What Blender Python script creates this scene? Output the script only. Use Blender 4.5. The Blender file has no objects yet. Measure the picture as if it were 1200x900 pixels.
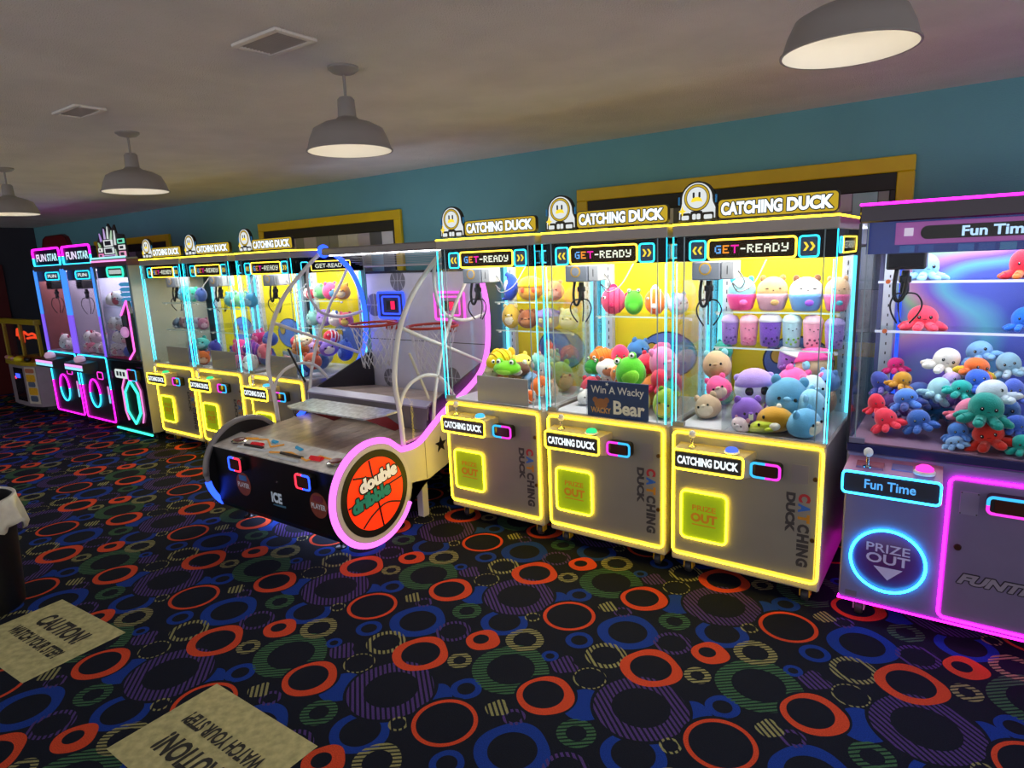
import bpy, bmesh, math, random
from mathutils import Vector, Matrix, Euler
random.seed(7)
S = bpy.context.scene
COL = S.collection
PI = math.pi
R = math.radians

# ------------------------------------------------------------------ camera
def make_camera():
    yaw, pitch, roll, fpx = -0.6213, -0.1953, -0.042, 752.96
    fw = Vector((math.sin(yaw)*math.cos(pitch), math.cos(yaw)*math.cos(pitch), math.sin(pitch)))
    r0 = Vector((math.cos(yaw), -math.sin(yaw), 0)); u0 = r0.cross(fw)
    c, s = math.cos(roll), math.sin(roll)
    r = c*r0 + s*u0; u = -s*r0 + c*u0
    cd = bpy.data.cameras.new('camera'); co = bpy.data.objects.new('camera', cd); COL.objects.link(co)
    cd.sensor_fit = 'HORIZONTAL'; cd.sensor_width = 36.0; cd.lens = 36.0*fpx/1200.0
    cd.clip_start = 0.05; cd.clip_end = 100
    m = Matrix(((r.x, u.x, -fw.x, 2.9015), (r.y, u.y, -fw.y, -3.2663), (r.z, u.z, -fw.z, 1.8207), (0, 0, 0, 1)))
    co.matrix_world = m
    S.camera = co
make_camera()

# ------------------------------------------------------------------ world, exposure
W = bpy.data.worlds.new('world'); S.world = W; W.use_nodes = True
WORLD_STRENGTH = 1.2
W.node_tree.nodes['Background'].inputs[0].default_value = (0.95, 0.95, 1.0, 1)
W.node_tree.nodes['Background'].inputs[1].default_value = WORLD_STRENGTH
S.view_settings.view_transform = 'Standard'
S.view_settings.look = 'None'
S.view_settings.gamma = 1.0
S.view_settings.exposure = 0.0
S.view_settings.use_curve_mapping = False
S.cycles.max_bounces = 8
S.cycles.transparent_max_bounces = 32
S.cycles.diffuse_bounces = 3
S.cycles.glossy_bounces = 3
S.cycles.caustics_reflective = False
S.cycles.caustics_refractive = False
S.cycles.sample_clamp_indirect = 4.0
LINING_FILL_WATTS = 0.4  # power of the added light that brightens each shade lining
CABIN_LED = 10.5     # strength of the white strips inside the machines

# ------------------------------------------------------------------ colour and materials
def L(h):
    if not isinstance(h, str): return tuple(h)
    h = h.lstrip('#'); out = []
    for i in (0, 2, 4):
        c = int(h[i:i+2], 16)/255.0
        out.append(c/12.92 if c <= 0.04045 else ((c+0.055)/1.055)**2.4)
    return tuple(out)
_M = {}
def nn(nt, t, **kw):
    n = nt.nodes.new(t)
    for k, v in kw.items(): setattr(n, k, v)
    return n
def mat(name, col='#808080', rough=.5, metal=0., emit=None, es=0., noise=0., nscale=8., bump=0., bscale=60., sheen=0., spec=.5, coat=0.):
    """a Principled material with procedural colour variation and relief"""
    if name in _M: return _M[name]
    m = bpy.data.materials.new(name); m.use_nodes = True; nt = m.node_tree
    b = nt.nodes['Principled BSDF']; c = L(col)
    b.inputs['Base Color'].default_value = (*c, 1); b.inputs['Roughness'].default_value = rough
    b.inputs['Metallic'].default_value = metal; b.inputs['Specular IOR Level'].default_value = spec
    b.inputs['Coat Weight'].default_value = coat
    if sheen: b.inputs['Sheen Weight'].default_value = sheen; b.inputs['Sheen Roughness'].default_value = .5
    if emit is not None:
        b.inputs['Emission Color'].default_value = (*L(emit), 1); b.inputs['Emission Strength'].default_value = es
    if noise or bump:
        tc = nn(nt, 'ShaderNodeTexCoord')
    if noise:
        n = nn(nt, 'ShaderNodeTexNoise'); n.inputs['Scale'].default_value = nscale; n.inputs['Detail'].default_value = 4
        nt.links.new(tc.outputs['Object'], n.inputs['Vector'])
        r = nn(nt, 'ShaderNodeMapRange'); r.inputs['From Min'].default_value = .3; r.inputs['From Max'].default_value = .7
        r.inputs['To Min'].default_value = 1-noise; r.inputs['To Max'].default_value = 1+noise
        nt.links.new(n.outputs['Fac'], r.inputs['Value'])
        x = nn(nt, 'ShaderNodeVectorMath', operation='SCALE'); x.inputs[0].default_value = c
        nt.links.new(r.outputs['Result'], x.inputs['Scale']); nt.links.new(x.outputs[0], b.inputs['Base Color'])
    if bump:
        n2 = nn(nt, 'ShaderNodeTexNoise'); n2.inputs['Scale'].default_value = bscale; n2.inputs['Detail'].default_value = 3
        nt.links.new(tc.outputs['Object'], n2.inputs['Vector'])
        bp = nn(nt, 'ShaderNodeBump'); bp.inputs['Strength'].default_value = bump; bp.inputs['Distance'].default_value = .01
        nt.links.new(n2.outputs['Fac'], bp.inputs['Height']); nt.links.new(bp.outputs['Normal'], b.inputs['Normal'])
    _M[name] = m; return m
def neon(name, col, es):
    if name in _M: return _M[name]
    m = bpy.data.materials.new(name); m.use_nodes = True; nt = m.node_tree; nt.nodes.clear()
    e = nn(nt, 'ShaderNodeEmission'); e.inputs[0].default_value = (*L(col), 1); e.inputs[1].default_value = es
    o = nn(nt, 'ShaderNodeOutputMaterial'); nt.links.new(e.outputs[0], o.inputs[0])
    _M[name] = m; return m
def glass(name, tint=(1, 1, 1), refl=.06, rough=.02):
    """clear sheet: mostly see-through with a Fresnel reflection"""
    if name in _M: return _M[name]
    m = bpy.data.materials.new(name); m.use_nodes = True; nt = m.node_tree; nt.nodes.clear()
    t = nn(nt, 'ShaderNodeBsdfTransparent'); t.inputs[0].default_value = (*tint, 1)
    g = nn(nt, 'ShaderNodeBsdfGlossy'); g.inputs['Roughness'].default_value = rough
    lw = nn(nt, 'ShaderNodeLayerWeight'); lw.inputs[0].default_value = .18
    mr = nn(nt, 'ShaderNodeMath', operation='MULTIPLY_ADD'); mr.inputs[1].default_value = .35; mr.inputs[2].default_value = refl*.02
    nt.links.new(lw.outputs['Fresnel'], mr.inputs[0])
    mx = nn(nt, 'ShaderNodeMixShader'); nt.links.new(mr.outputs[0], mx.inputs[0])
    nt.links.new(t.outputs[0], mx.inputs[1]); nt.links.new(g.outputs[0], mx.inputs[2])
    o = nn(nt, 'ShaderNodeOutputMaterial'); nt.links.new(mx.outputs[0], o.inputs[0])
    _M[name] = m; return m

# ------------------------------------------------------------------ mesh builder
class MB:
    def __init__(s): s.v = []; s.f = []
    def add(s, vs, fs):
        o = len(s.v); s.v += [tuple(q) for q in vs]; s.f += [tuple(i+o for i in q) for q in fs]; return s
    def box(s, x0, x1, y0, y1, z0, z1, b=0.):
        b = min(b, abs(x1-x0)*.45, abs(y1-y0)*.45, abs(z1-z0)*.45)
        if b <= 0:
            vs = [(x, y, z) for x in (x0, x1) for y in (y0, y1) for z in (z0, z1)]
            return s.add(vs, [(0, 1, 3, 2), (4, 6, 7, 5), (0, 4, 5, 1), (2, 3, 7, 6), (0, 2, 6, 4), (1, 5, 7, 3)])
        pts = []
        for x, sx in ((x0, 1), (x1, -1)):
            for y, sy in ((y0, 1), (y1, -1)):
                for z, sz in ((z0, 1), (z1, -1)):
                    pts += [(x, y+sy*b, z+sz*b), (x+sx*b, y, z+sz*b), (x+sx*b, y+sy*b, z)]
        return s.hull(pts)
    def hull(s, pts):
        bm = bmesh.new()
        for q in pts: bm.verts.new(q)
        r = bmesh.ops.convex_hull(bm, input=bm.verts)
        bmesh.ops.dissolve_limit(bm, angle_limit=.01, verts=bm.verts, edges=bm.edges)
        bmesh.ops.recalc_face_normals(bm, faces=bm.faces)
        bm.verts.index_update()
        s.add([q.co for q in bm.verts], [[q.index for q in f.verts] for f in bm.faces]); bm.free(); return s
    def tube(s, pts, r, n=8, closed=False, caps=True, flat=None):
        pts = [Vector(q) for q in pts]; m = len(pts); vs = []; fs = []
        rs = r if isinstance(r, (list, tuple)) else [r]*m
        up = None
        for i, q in enumerate(pts):
            a = pts[i-1] if (i or closed) else q; b = pts[(i+1) % m] if (i < m-1 or closed) else q
            t = (b-a)
            if t.length < 1e-9: t = Vector((0, 0, 1))
            t.normalize()
            if up is None:
                up = Vector((0, 0, 1)) if abs(t.z) < .9 else Vector((0, 1, 0))
            n1 = (up - t*up.dot(t)); n1.normalize(); n2 = t.cross(n1); up = n1
            for k in range(n):
                an = 2*PI*k/n
                vs.append(q + (n1*math.cos(an) + n2*math.sin(an))*rs[i])
        for i in range(m if closed else m-1):
            j = (i+1) % m
            for k in range(n):
                l = (k+1) % n
                fs.append((i*n+k, i*n+l, j*n+l, j*n+k))
        if caps and not closed:
            fs.append(tuple(range(n-1, -1, -1))); fs.append(tuple((m-1)*n+k for k in range(n)))
        return s.add(vs, fs)
    def cyl(s, p, q, r0, r1=None, n=16):
        return s.tube([p, q], [r0, r0 if r1 is None else r1], n)
    def lathe(s, prof, c=(0, 0, 0), n=24, ax='z'):
        vs = []; fs = []; m = len(prof)
        for (r, h) in prof:
            for k in range(n):
                a = 2*PI*k/n; x, y = r*math.cos(a), r*math.sin(a)
                q = {'z': (x, y, h), 'y': (x, h, y), 'x': (h, x, y)}[ax]
                vs.append((c[0]+q[0], c[1]+q[1], c[2]+q[2]))
        for i in range(m-1):
            for k in range(n):
                l = (k+1) % n; fs.append((i*n+k, i*n+l, (i+1)*n+l, (i+1)*n+k))
        return s.add(vs, fs)
    def prism(s, poly, a, b, plane='xz'):
        n = len(poly)
        def P(q, d): return {'xz': (q[0], d, q[1]), 'yz': (d, q[0], q[1]), 'xy': (q[0], q[1], d)}[plane]
        vs = [P(q, a) for q in poly] + [P(q, b) for q in poly]
        fs = [tuple(range(n)), tuple(range(2*n-1, n-1, -1))]
        for i in range(n): j = (i+1) % n; fs.append((i, n+i, n+j, j))
        return s.add(vs, fs)
    def ell(s, c, r, nu=20, nv=12, rot=None, fn=None):
        vs = []; fs = []
        c = Vector(c)
        for j in range(nv+1):
            ph = -PI/2 + PI*j/nv
            for i in range(nu):
                th = 2*PI*i/nu
                d = Vector((math.cos(ph)*math.cos(th), math.cos(ph)*math.sin(th), math.sin(ph)))
                q = Vector((d.x*r[0], d.y*r[1], d.z*r[2]))
                if fn: q = fn(q, d)
                if rot: q = rot @ q
                vs.append(c+q)
        for j in range(nv):
            for i in range(nu):
                k = (i+1) % nu; fs.append((j*nu+i, j*nu+k, (j+1)*nu+k, (j+1)*nu+i))
        return s.add(vs, fs)
    def build(s, name, m, parent=None, smooth=False, clean=True):
        me = bpy.data.meshes.new(name); me.from_pydata(s.v, [], s.f)
        if clean:
            bm = bmesh.new(); bm.from_mesh(me); bmesh.ops.remove_doubles(bm, verts=bm.verts, dist=1e-6)
            bmesh.ops.recalc_face_normals(bm, faces=bm.faces); bm.to_mesh(me); bm.free()
        if m: me.materials.append(m)
        if smooth:
            me.polygons.foreach_set('use_smooth', [True]*len(me.polygons))
            if smooth != 'all':
                try: me.set_sharp_from_angle(angle=R(40))
                except Exception: pass
        o = bpy.data.objects.new(name, me); COL.objects.link(o)
        if parent: o.parent = parent
        return o
def rrect(x0, x1, z0, z1, r, n=5):
    pts = []
    for cx, cz, a0 in ((x1-r, z1-r, 0), (x0+r, z1-r, 90), (x0+r, z0+r, 180), (x1-r, z0+r, 270)):
        for k in range(n+1):
            a = R(a0+90*k/n); pts.append((cx+r*math.cos(a), cz+r*math.sin(a)))
    return pts
def circ(cx, cz, r, n=32, a0=0, a1=360, rz=None):
    rz = rz or r
    k = n if a1-a0 >= 360 else n+1
    return [(cx+r*math.cos(R(a0+(a1-a0)*i/n)), cz+rz*math.sin(R(a0+(a1-a0)*i/n))) for i in range(k)]
def xz(pts, y): return [(q[0], y, q[1]) for q in pts]
def yz(pts, x): return [(x, q[0], q[1]) for q in pts]
def smooth_path(pts, k=6, closed=False):
    """Catmull-Rom through the given points"""
    P = [Vector(q) for q in pts]; out = []; n = len(P)
    for i in range(n if closed else n-1):
        p0 = P[i-1] if (i > 0 or closed) else P[0]; p1 = P[i]; p2 = P[(i+1) % n]; p3 = P[(i+2) % n] if (i+2 < n or closed) else P[-1]
        for j in range(k):
            t = j/k
            out.append(.5*((2*p1)+(-p0+p2)*t+(2*p0-5*p1+4*p2-p3)*t*t+(-p0+3*p1-3*p2+p3)*t**3))
    if not closed: out.append(P[-1])
    return out
def neon_rect(name, x0, x1, z0, z1, rad, y, r, m, parent, n=6):
    return MB().tube(xz(rrect(x0, x1, z0, z1, rad), y), r, n, closed=True).build(name, m, parent, smooth='all')

# ------------------------------------------------------------------ lettering (flat print as thin mesh letters)
_TC = {}
def text_mesh(txt, offset=0., shear=0.):
    key = (txt, offset, shear)
    if key in _TC: return _TC[key]
    cu = bpy.data.curves.new('lettering', 'FONT'); cu.body = txt; cu.size = 1.0; cu.offset = offset; cu.shear = shear
    cu.resolution_u = 3
    ob = bpy.data.objects.new('lettering', cu); COL.objects.link(ob)
    dg = bpy.context.evaluated_depsgraph_get()
    me = bpy.data.meshes.new_from_object(ob.evaluated_get(dg))
    vs = [tuple(v.co) for v in me.vertices]; fs = [tuple(p.vertices) for p in me.polygons]
    bpy.data.objects.remove(ob); bpy.data.curves.remove(cu); bpy.data.meshes.remove(me)
    xs = [v[0] for v in vs]; ys = [v[1] for v in vs]
    _TC[key] = (vs, fs, min(xs), max(xs), min(ys), max(ys)); return _TC[key]
def put_text(mb, txt, o, u, v, w, h, offset=0., shear=0., lift=.001, ref=None):
    """letters filling a w x h box whose lower-left corner is o, along u (reading) and v (up)"""
    vs, fs, x0, x1, y0, y1 = text_mesh(txt, offset, shear)
    if ref: _, _, x0, x1, y0, y1 = text_mesh(txt, ref, shear)
    o = Vector(o); u = Vector(u).normalized(); v = Vector(v).normalized(); nrm = u.cross(v)
    sx = w/(x1-x0); sy = h/(y1-y0)
    mb.add([o + u*((q[0]-x0)*sx) + v*((q[1]-y0)*sy) + nrm*lift for q in vs], fs)
    return mb
def text(name, txt, o, u, v, w, h, m, parent, offset=0., shear=0., lift=.001, ref=None):
    return put_text(MB(), txt, o, u, v, w, h, offset, shear, lift, ref).build(name, m, parent, clean=False)
def outlined(txt, o, u, v, w, h, rim, ink_m, edge_m, parent, offset=.05, lift=.001, shear=0.):
    """letters with a dark rim: the rim is the same lettering spread a little in eight directions"""
    U = Vector(u).normalized(); V = Vector(v).normalized(); mb = MB()
    for k in range(8):
        s_ = Vector(o) + U*(rim*math.cos(k*PI/4)) + V*(rim*math.sin(k*PI/4))
        put_text(mb, txt, s_, u, v, w, h, offset, shear, lift+.00002*k)
    mb.build('letter_outline', edge_m, parent, clean=False)
    return text('lettering', txt, o, u, v, w, h, ink_m, parent, offset, shear, lift+.0015)
FX, FZ = (1, 0, 0), (0, 0, 1)

# ------------------------------------------------------------------ things
def tag(o, label, cat, group=None):
    o['label'] = label; o['category'] = cat
    if group: o['group'] = group
    return o
def thing(name, label, cat, loc=(0, 0, 0), rz=0., group=None):
    o = bpy.data.objects.new(name, None); COL.objects.link(o)
    o.empty_display_size = .05
    o.location = loc; o.rotation_euler = (0, 0, rz)
    return tag(o, label, cat, group)
def struct(o, label=None):
    o['kind'] = 'structure'
    if label: o['label'] = label
    return o
def dup(root, loc, label, rz=0.):
    r = root.copy(); COL.objects.link(r); r.location = loc; r.rotation_euler = (0, 0, rz); r['label'] = label
    for ch in list(root.children):
        c = ch.copy(); COL.objects.link(c); c.parent = r
        for g in list(ch.children):
            d = g.copy(); COL.objects.link(d); d.parent = c
    return r
# ================================================================== the room
X0, X1, Y0, YW, ZC = -9.6, 6.5, -7.0, 1.05, 2.6
def carpet_material():
    m = bpy.data.materials.new('carpet_rings'); m.use_nodes = True; nt = m.node_tree
    b = nt.nodes['Principled BSDF']; b.inputs['Roughness'].default_value = .95; b.inputs['Specular IOR Level'].default_value = .1
    lk = nt.links.new
    a = (.957, .466); c = (.035, .931); det = a[0]*c[1]-a[1]*c[0]
    inv = ((c[1]/det, -c[0]/det), (-a[1]/det, a[0]/det))
    # one ring of the repeat as a node group
    g = bpy.data.node_groups.new('carpet_ring', 'ShaderNodeTree'); I = g.interface
    for n_, t_ in (('Under', 'NodeSocketColor'), ('Lattice', 'NodeSocketVector'), ('Centre', 'NodeSocketVector'), ('Outer', 'NodeSocketFloat'), ('Inner', 'NodeSocketFloat'), ('Wobble', 'NodeSocketFloat'), ('Mask', 'NodeSocketFloat'), ('Ink', 'NodeSocketColor'), ('Shift', 'NodeSocketFloat')):
        I.new_socket(n_, in_out='INPUT', socket_type=t_)
    I.new_socket('Color', in_out='OUTPUT', socket_type='NodeSocketColor')
    gi = g.nodes.new('NodeGroupInput'); go = g.nodes.new('NodeGroupOutput'); gl = g.links.new
    def M(op, x, y=None, z=None):
        n = g.nodes.new('ShaderNodeMath'); n.operation = op
        for i, q in enumerate((x, y, z)):
            if q is None: continue
            if isinstance(q, (int, float)): n.inputs[i].default_value = q
            else: gl(q, n.inputs[i])
        return n.outputs[0]
    def V(op, x, y=None, z=None):
        n = g.nodes.new('ShaderNodeVectorMath'); n.operation = op
        for i, q in enumerate((x, y, z)):
            if q is None: continue
            if isinstance(q, tuple): n.inputs[i].default_value = q
            else: gl(q, n.inputs[i])
        return n.outputs['Value'] if op in ('DOT_PRODUCT', 'LENGTH') else n.outputs[0]
    d = V('SUBTRACT', gi.outputs['Lattice'], gi.outputs['Centre'])
    w = V('WRAP', d, (.5, .5, .5), (-.5, -.5, -.5))
    dx = V('DOT_PRODUCT', w, (a[0], c[0], 0)); dy = V('DOT_PRODUCT', w, (a[1], c[1], 0))
    cb = g.nodes.new('ShaderNodeCombineXYZ'); gl(dx, cb.inputs[0]); gl(dy, cb.inputs[1])
    dist = V('LENGTH', cb.outputs[0])
    cb2 = g.nodes.new('ShaderNodeCombineXYZ'); gl(M('ADD', dx, gi.outputs['Shift']), cb2.inputs[0]); gl(dy, cb2.inputs[1])
    din = V('LENGTH', cb2.outputs[0])
    ang = M('ARCTAN2', dy, dx)
    wob = M('MULTIPLY', M('SINE', M('MULTIPLY_ADD', ang, 4., 1.)), gi.outputs['Wobble'])
    wob2 = M('MULTIPLY', M('SINE', M('MULTIPLY_ADD', ang, 3., 2.2)), gi.outputs['Wobble'])
    ro = M('ADD', gi.outputs['Outer'], M('MULTIPLY', M('ADD', wob, wob2), .55))
    inside = M('MULTIPLY', M('LESS_THAN', dist, ro), M('GREATER_THAN', din, gi.outputs['Inner']))
    fac = M('MULTIPLY', inside, gi.outputs['Mask'])
    mx = g.nodes.new('ShaderNodeMix'); mx.data_type = 'RGBA'
    gl(fac, mx.inputs[0]); gl(gi.outputs['Under'], mx.inputs[6]); gl(gi.outputs['Ink'], mx.inputs[7]); gl(mx.outputs[2], go.inputs[0])
    # world position -> lattice coordinates
    geo = nn(nt, 'ShaderNodeNewGeometry')
    off = nn(nt, 'ShaderNodeVectorMath', operation='SUBTRACT'); lk(geo.outputs['Position'], off.inputs[0]); off.inputs[1].default_value = (.975, -1.582, 0)
    def dot(src, v):
        n = nn(nt, 'ShaderNodeVectorMath', operation='DOT_PRODUCT'); lk(src, n.inputs[0]); n.inputs[1].default_value = v; return n.outputs['Value']
    lat = nn(nt, 'ShaderNodeCombineXYZ'); lk(dot(off.outputs[0], (*inv[0], 0)), lat.inputs[0]); lk(dot(off.outputs[0], (*inv[1], 0)), lat.inputs[1])
    def stripes(v, period, duty):
        s_ = nn(nt, 'ShaderNodeMath', operation='MULTIPLY'); lk(dot(off.outputs[0], v), s_.inputs[0]); s_.inputs[1].default_value = 1/period
        f_ = nn(nt, 'ShaderNodeMath', operation='FRACT'); lk(s_.outputs[0], f_.inputs[0])
        l_ = nn(nt, 'ShaderNodeMath', operation='LESS_THAN'); lk(f_.outputs[0], l_.inputs[0]); l_.inputs[1].default_value = duty
        return l_.outputs[0]
    s1 = stripes((.66, .75, 0), .0205, .55)
    s2 = stripes((-.62, .78, 0), .0185, .6)
    dark = L('#161a27'); blue = L('#18368a'); orange = L('#c4452a'); purple = L('#4a3673'); green = L('#3a5f44'); yellow = L('#88855a')
    rings = [  # centre u v, outer, inner, wobble, stripe, colour, inner shift
        (.796, .985, .095, 0, .004, 0, blue, 0), (.208, .973, .075, 0, .004, 0, blue, 0),
        (.103, .682, .120, .082, .006, 0, blue, 0), (.698, .644, .145, .095, .007, 0, blue, 0),
        (.294, .043, .068, .039, .002, 0, blue, 0), (.527, .534, .066, .040, .001, 0, blue, 0), (.477, .366, .040, .021, 0, 0, blue, 0),
        (.007, .997, .205, 0, .0, 0, dark, 0), (.007, .997, .190, .118, .006, 1, purple, 0),
        (.929, .555, .088, .066, .001, 1, purple, 0), (.588, .861, .047, .030, 0, 1, purple, 0), (.573, .292, .060, 0, .012, 1, purple, 0),
        (.377, .230, .174, .109, .008, 2, green, 0), (.858, .785, .077, .041, .001, 2, green, 0), (.127, .276, .057, .030, .001, 2, yellow, 0),
        (.292, .508, .093, .057, .003, 2, yellow, 0), (.703, .403, .096, .068, .002, 1, yellow, 0), (.725, .195, .073, .066, .0, 1, yellow, 0),
        (.203, .753, .041, .030, 0, 1, yellow, 0), (.494, .913, .048, 0, .008, 1, yellow, 0),
        (.622, .036, .135, 0, .0, 0, dark, 0), (.622, .036, .122, .088, .005, 0, orange, .012), (.362, .789, .150, 0, 0, 0, dark, 0), (.362, .789, .134, .116, .001, 0, orange, 0),
        (.925, .316, .133, .092, .008, 0, orange, 0), (.114, .481, .083, .039, .005, 0, orange, .014)]
    prev = None
    for (u, v, ro_, ri_, wo_, st, colr, sh) in rings:
        n = nn(nt, 'ShaderNodeGroup'); n.node_tree = g
        if prev is None: n.inputs['Under'].default_value = (*dark, 1)
        else: lk(prev, n.inputs['Under'])
        lk(lat.outputs[0], n.inputs['Lattice']); n.inputs['Centre'].default_value = (u, v, 0)
        n.inputs['Outer'].default_value = ro_; n.inputs['Inner'].default_value = ri_; n.inputs['Wobble'].default_value = wo_; n.inputs['Shift'].default_value = sh
        n.inputs['Ink'].default_value = (*colr, 1)
        if st: lk(s1 if st == 1 else s2, n.inputs['Mask'])
        else: n.inputs['Mask'].default_value = 1
        prev = n.outputs[0]
    # pile: fine speckle and relief
    ns = nn(nt, 'ShaderNodeTexNoise'); ns.inputs['Scale'].default_value = 260; ns.inputs['Detail'].default_value = 2; lk(geo.outputs['Position'], ns.inputs['Vector'])
    mr = nn(nt, 'ShaderNodeMapRange'); mr.inputs['From Min'].default_value = .3; mr.inputs['From Max'].default_value = .7; mr.inputs['To Min'].default_value = .65; mr.inputs['To Max'].default_value = 1.3
    lk(ns.outputs['Fac'], mr.inputs['Value'])
    sc = nn(nt, 'ShaderNodeVectorMath', operation='SCALE'); lk(prev, sc.inputs[0]); lk(mr.outputs['Result'], sc.inputs['Scale']); lk(sc.outputs[0], b.inputs['Base Color'])
    bp = nn(nt, 'ShaderNodeBump'); bp.inputs['Strength'].default_value = .35; bp.inputs['Distance'].default_value = .004; lk(ns.outputs['Fac'], bp.inputs['Height']); lk(bp.outputs['Normal'], b.inputs['Normal'])
    return m
struct(MB().box(X0, X1, Y0, YW+.2, -.1, 0).build('floor', carpet_material()), 'dark carpet patterned with orange, blue, green and purple rings')
ceil_m = mat('popcorn_ceiling', '#f0ebe6', .95, noise=.06, nscale=3, bump=1., bscale=170, spec=.1)
struct(MB().box(X0, X1, Y0, YW+.2, ZC, ZC+.1).build('ceiling', ceil_m))
teal_m = mat('teal_wall_paint', '#64a0aa', .7, noise=.05, nscale=2.5, bump=.25, bscale=120)
struct(MB().box(X0, X1, YW, YW+.15, 0, ZC).build('wall_back', teal_m))
struct(MB().box(X0-.15, X0, Y0, YW+.15, 0, ZC).build('wall_left', mat('dark_wall_paint', '#3a3a44', .8, noise=.05, nscale=2.5, bump=.25, bscale=120)))
struct(MB().box(X0, X1, YW-.015, YW, 0, .1, .004).build('baseboard_back', mat('black_base', '#15151a', .5, noise=.1)))

# framed windows high on the teal wall
frame_y = mat('yellow_gloss_trim', '#d9b800', .45, noise=.06, nscale=5, bump=.1)
frame_k = mat('black_inner_trim', '#121214', .5, noise=.1)
pane_ms = [mat('pane_pale', '#e0e0dc', .4, noise=.05), mat('pane_grey', '#94989c', .4, noise=.05), mat('pane_teal', '#a6cdd8', .4, noise=.05), mat('pane_dark', '#5f6468', .4, noise=.05), mat('pane_lilac', '#c6bfd2', .4, noise=.05)]
def window(name, x0, x1, z0, z1, seed):
    rnd = random.Random(seed); y = YW
    root = MB().box(x0+.1, x1-.1, y-.004, y-.001, z0+.1, z1-.1).build(name, mat('window_backing', '#55595c', .6, noise=.05)); struct(root, 'wide window high on the teal wall in a yellow casing')
    for bx in ((x0, x1, z1-.085, z1), (x0, x1, z0, z0+.085), (x0, x0+.085, z0+.085, z1-.085), (x1-.085, x1, z0+.085, z1-.085)):
        MB().box(bx[0], bx[1], y-.035, y-.0005, bx[2], bx[3], .005).build('casing_board', frame_y, root)
    a0, a1, b0, b1 = x0+.085, x1-.085, z0+.085, z1-.085
    for bx in ((a0, a1, b1-.095, b1), (a0, a1, b0, b0+.06), (a0, a0+.03, b0+.06, b1-.095), (a1-.03, a1, b0+.06, b1-.095)):
        MB().box(bx[0], bx[1], y-.025, y-.005, bx[2], bx[3], .003).build('inner_frame', frame_k, root)
    x = a0+.03; ze = b1-.095; zt = b0+.06
    while x < a1-.04:
        w = min(rnd.choice((.1, .13, .16, .2)), a1-.03-x); zz = zt
        hs = [.25, .25, rnd.choice((.12, .16, .2))]
        for h in hs + [9]:
            z2 = min(zz+h, ze)
            if z2-zz > .02: MB().box(x+.002, x+w-.002, y-.012, y-.005, zz+.002, z2-.002, .001).build('pane', rnd.choice(pane_ms), root)
            zz = z2
            if zz >= ze-.005: break
        x += w
    return root
window('window_1', -7.46, -5.36, 1.15, 2.28, 3)
window('window_2', -3.47, -1.32, 1.15, 2.28, 5)
window('window_3', .487, 2.605, 1.15, 2.28, 8)

# pendants in a row
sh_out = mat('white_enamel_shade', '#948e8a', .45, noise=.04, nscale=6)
sh_in = mat('shade_inside_white', '#f4efe2', .5, noise=.02)
def pendant(loc, label):
    t = thing('pendant_lamp', label, 'lamp', loc, 0, 'enamel pendant lamps in a row')
    MB().lathe([(0, 0), (.062, 0), (.062, -.008), (.045, -.022), (.012, -.03), (0, -.03)], n=28).build('ceiling_canopy', sh_out, t, True)
    MB().cyl((0, 0, -.028), (0, 0, -.125), .006, n=10).build('rod', sh_out, t, True)
    sh = MB().lathe([(0, -.118), (.026, -.12), (.034, -.13), (.037, -.2), (.05, -.212), (.1, -.228), (.14, -.25), (.158, -.29), (.168, -.325), (.172, -.335), (.176, -.337), (.176, -.341), (.169, -.341)], n=48).build('lamp_shade', sh_out, t, True)
    MB().lathe([(.169, -.3405), (.164, -.327), (.154, -.293), (.136, -.254), (.098, -.233), (.048, -.217), (.03, -.206), (0, -.205)], n=48).build('shade_lining', sh_in, sh, True)
    MB().lathe([(0, -.203), (.014, -.204), (.016, -.225), (0, -.227)], n=16).build('socket', mat('socket_white', '#d8d4cc', .5, noise=.03), t, True)
    MB().ell((0, 0, -.255), (.03, .03, .032), 16, 10).build('bulb', mat('bulb_fill_glow', '#fff4dd', .4, emit='#fff1d6', es=1.6, noise=.01), t, 'all')  # faint glow added to lift the white lining
    ld = bpy.data.lights.new('lining_fill_light', 'POINT'); ld.energy = LINING_FILL_WATTS; ld.color = (1, .93, .82); ld.shadow_soft_size = .04  # point light added inside the shade to brighten its lining
    lo = bpy.data.objects.new('lining_fill_light', ld); COL.objects.link(lo); lo.parent = t; lo.location = (0, 0, -.30)
    for ch in t.children:
        ch.scale = (1, 1, .95) if ch.type == 'MESH' else (1, 1, 1)
    return t
pendant((2.60, -1.31, ZC), 'large pendant lamp at the top right, nearest to the camera').scale = (.93, .93, .93)
pendant((.757, -1.352, ZC), 'white enamel pendant lamp above the basketball game, beside the larger ceiling vent')
pendant((-1.062, -1.361, ZC), 'white enamel pendant lamp beyond the smaller ceiling vent')
pendant((-2.876, -1.391, ZC), 'farthest pendant lamp, cut by the left edge of the photo')
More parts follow.
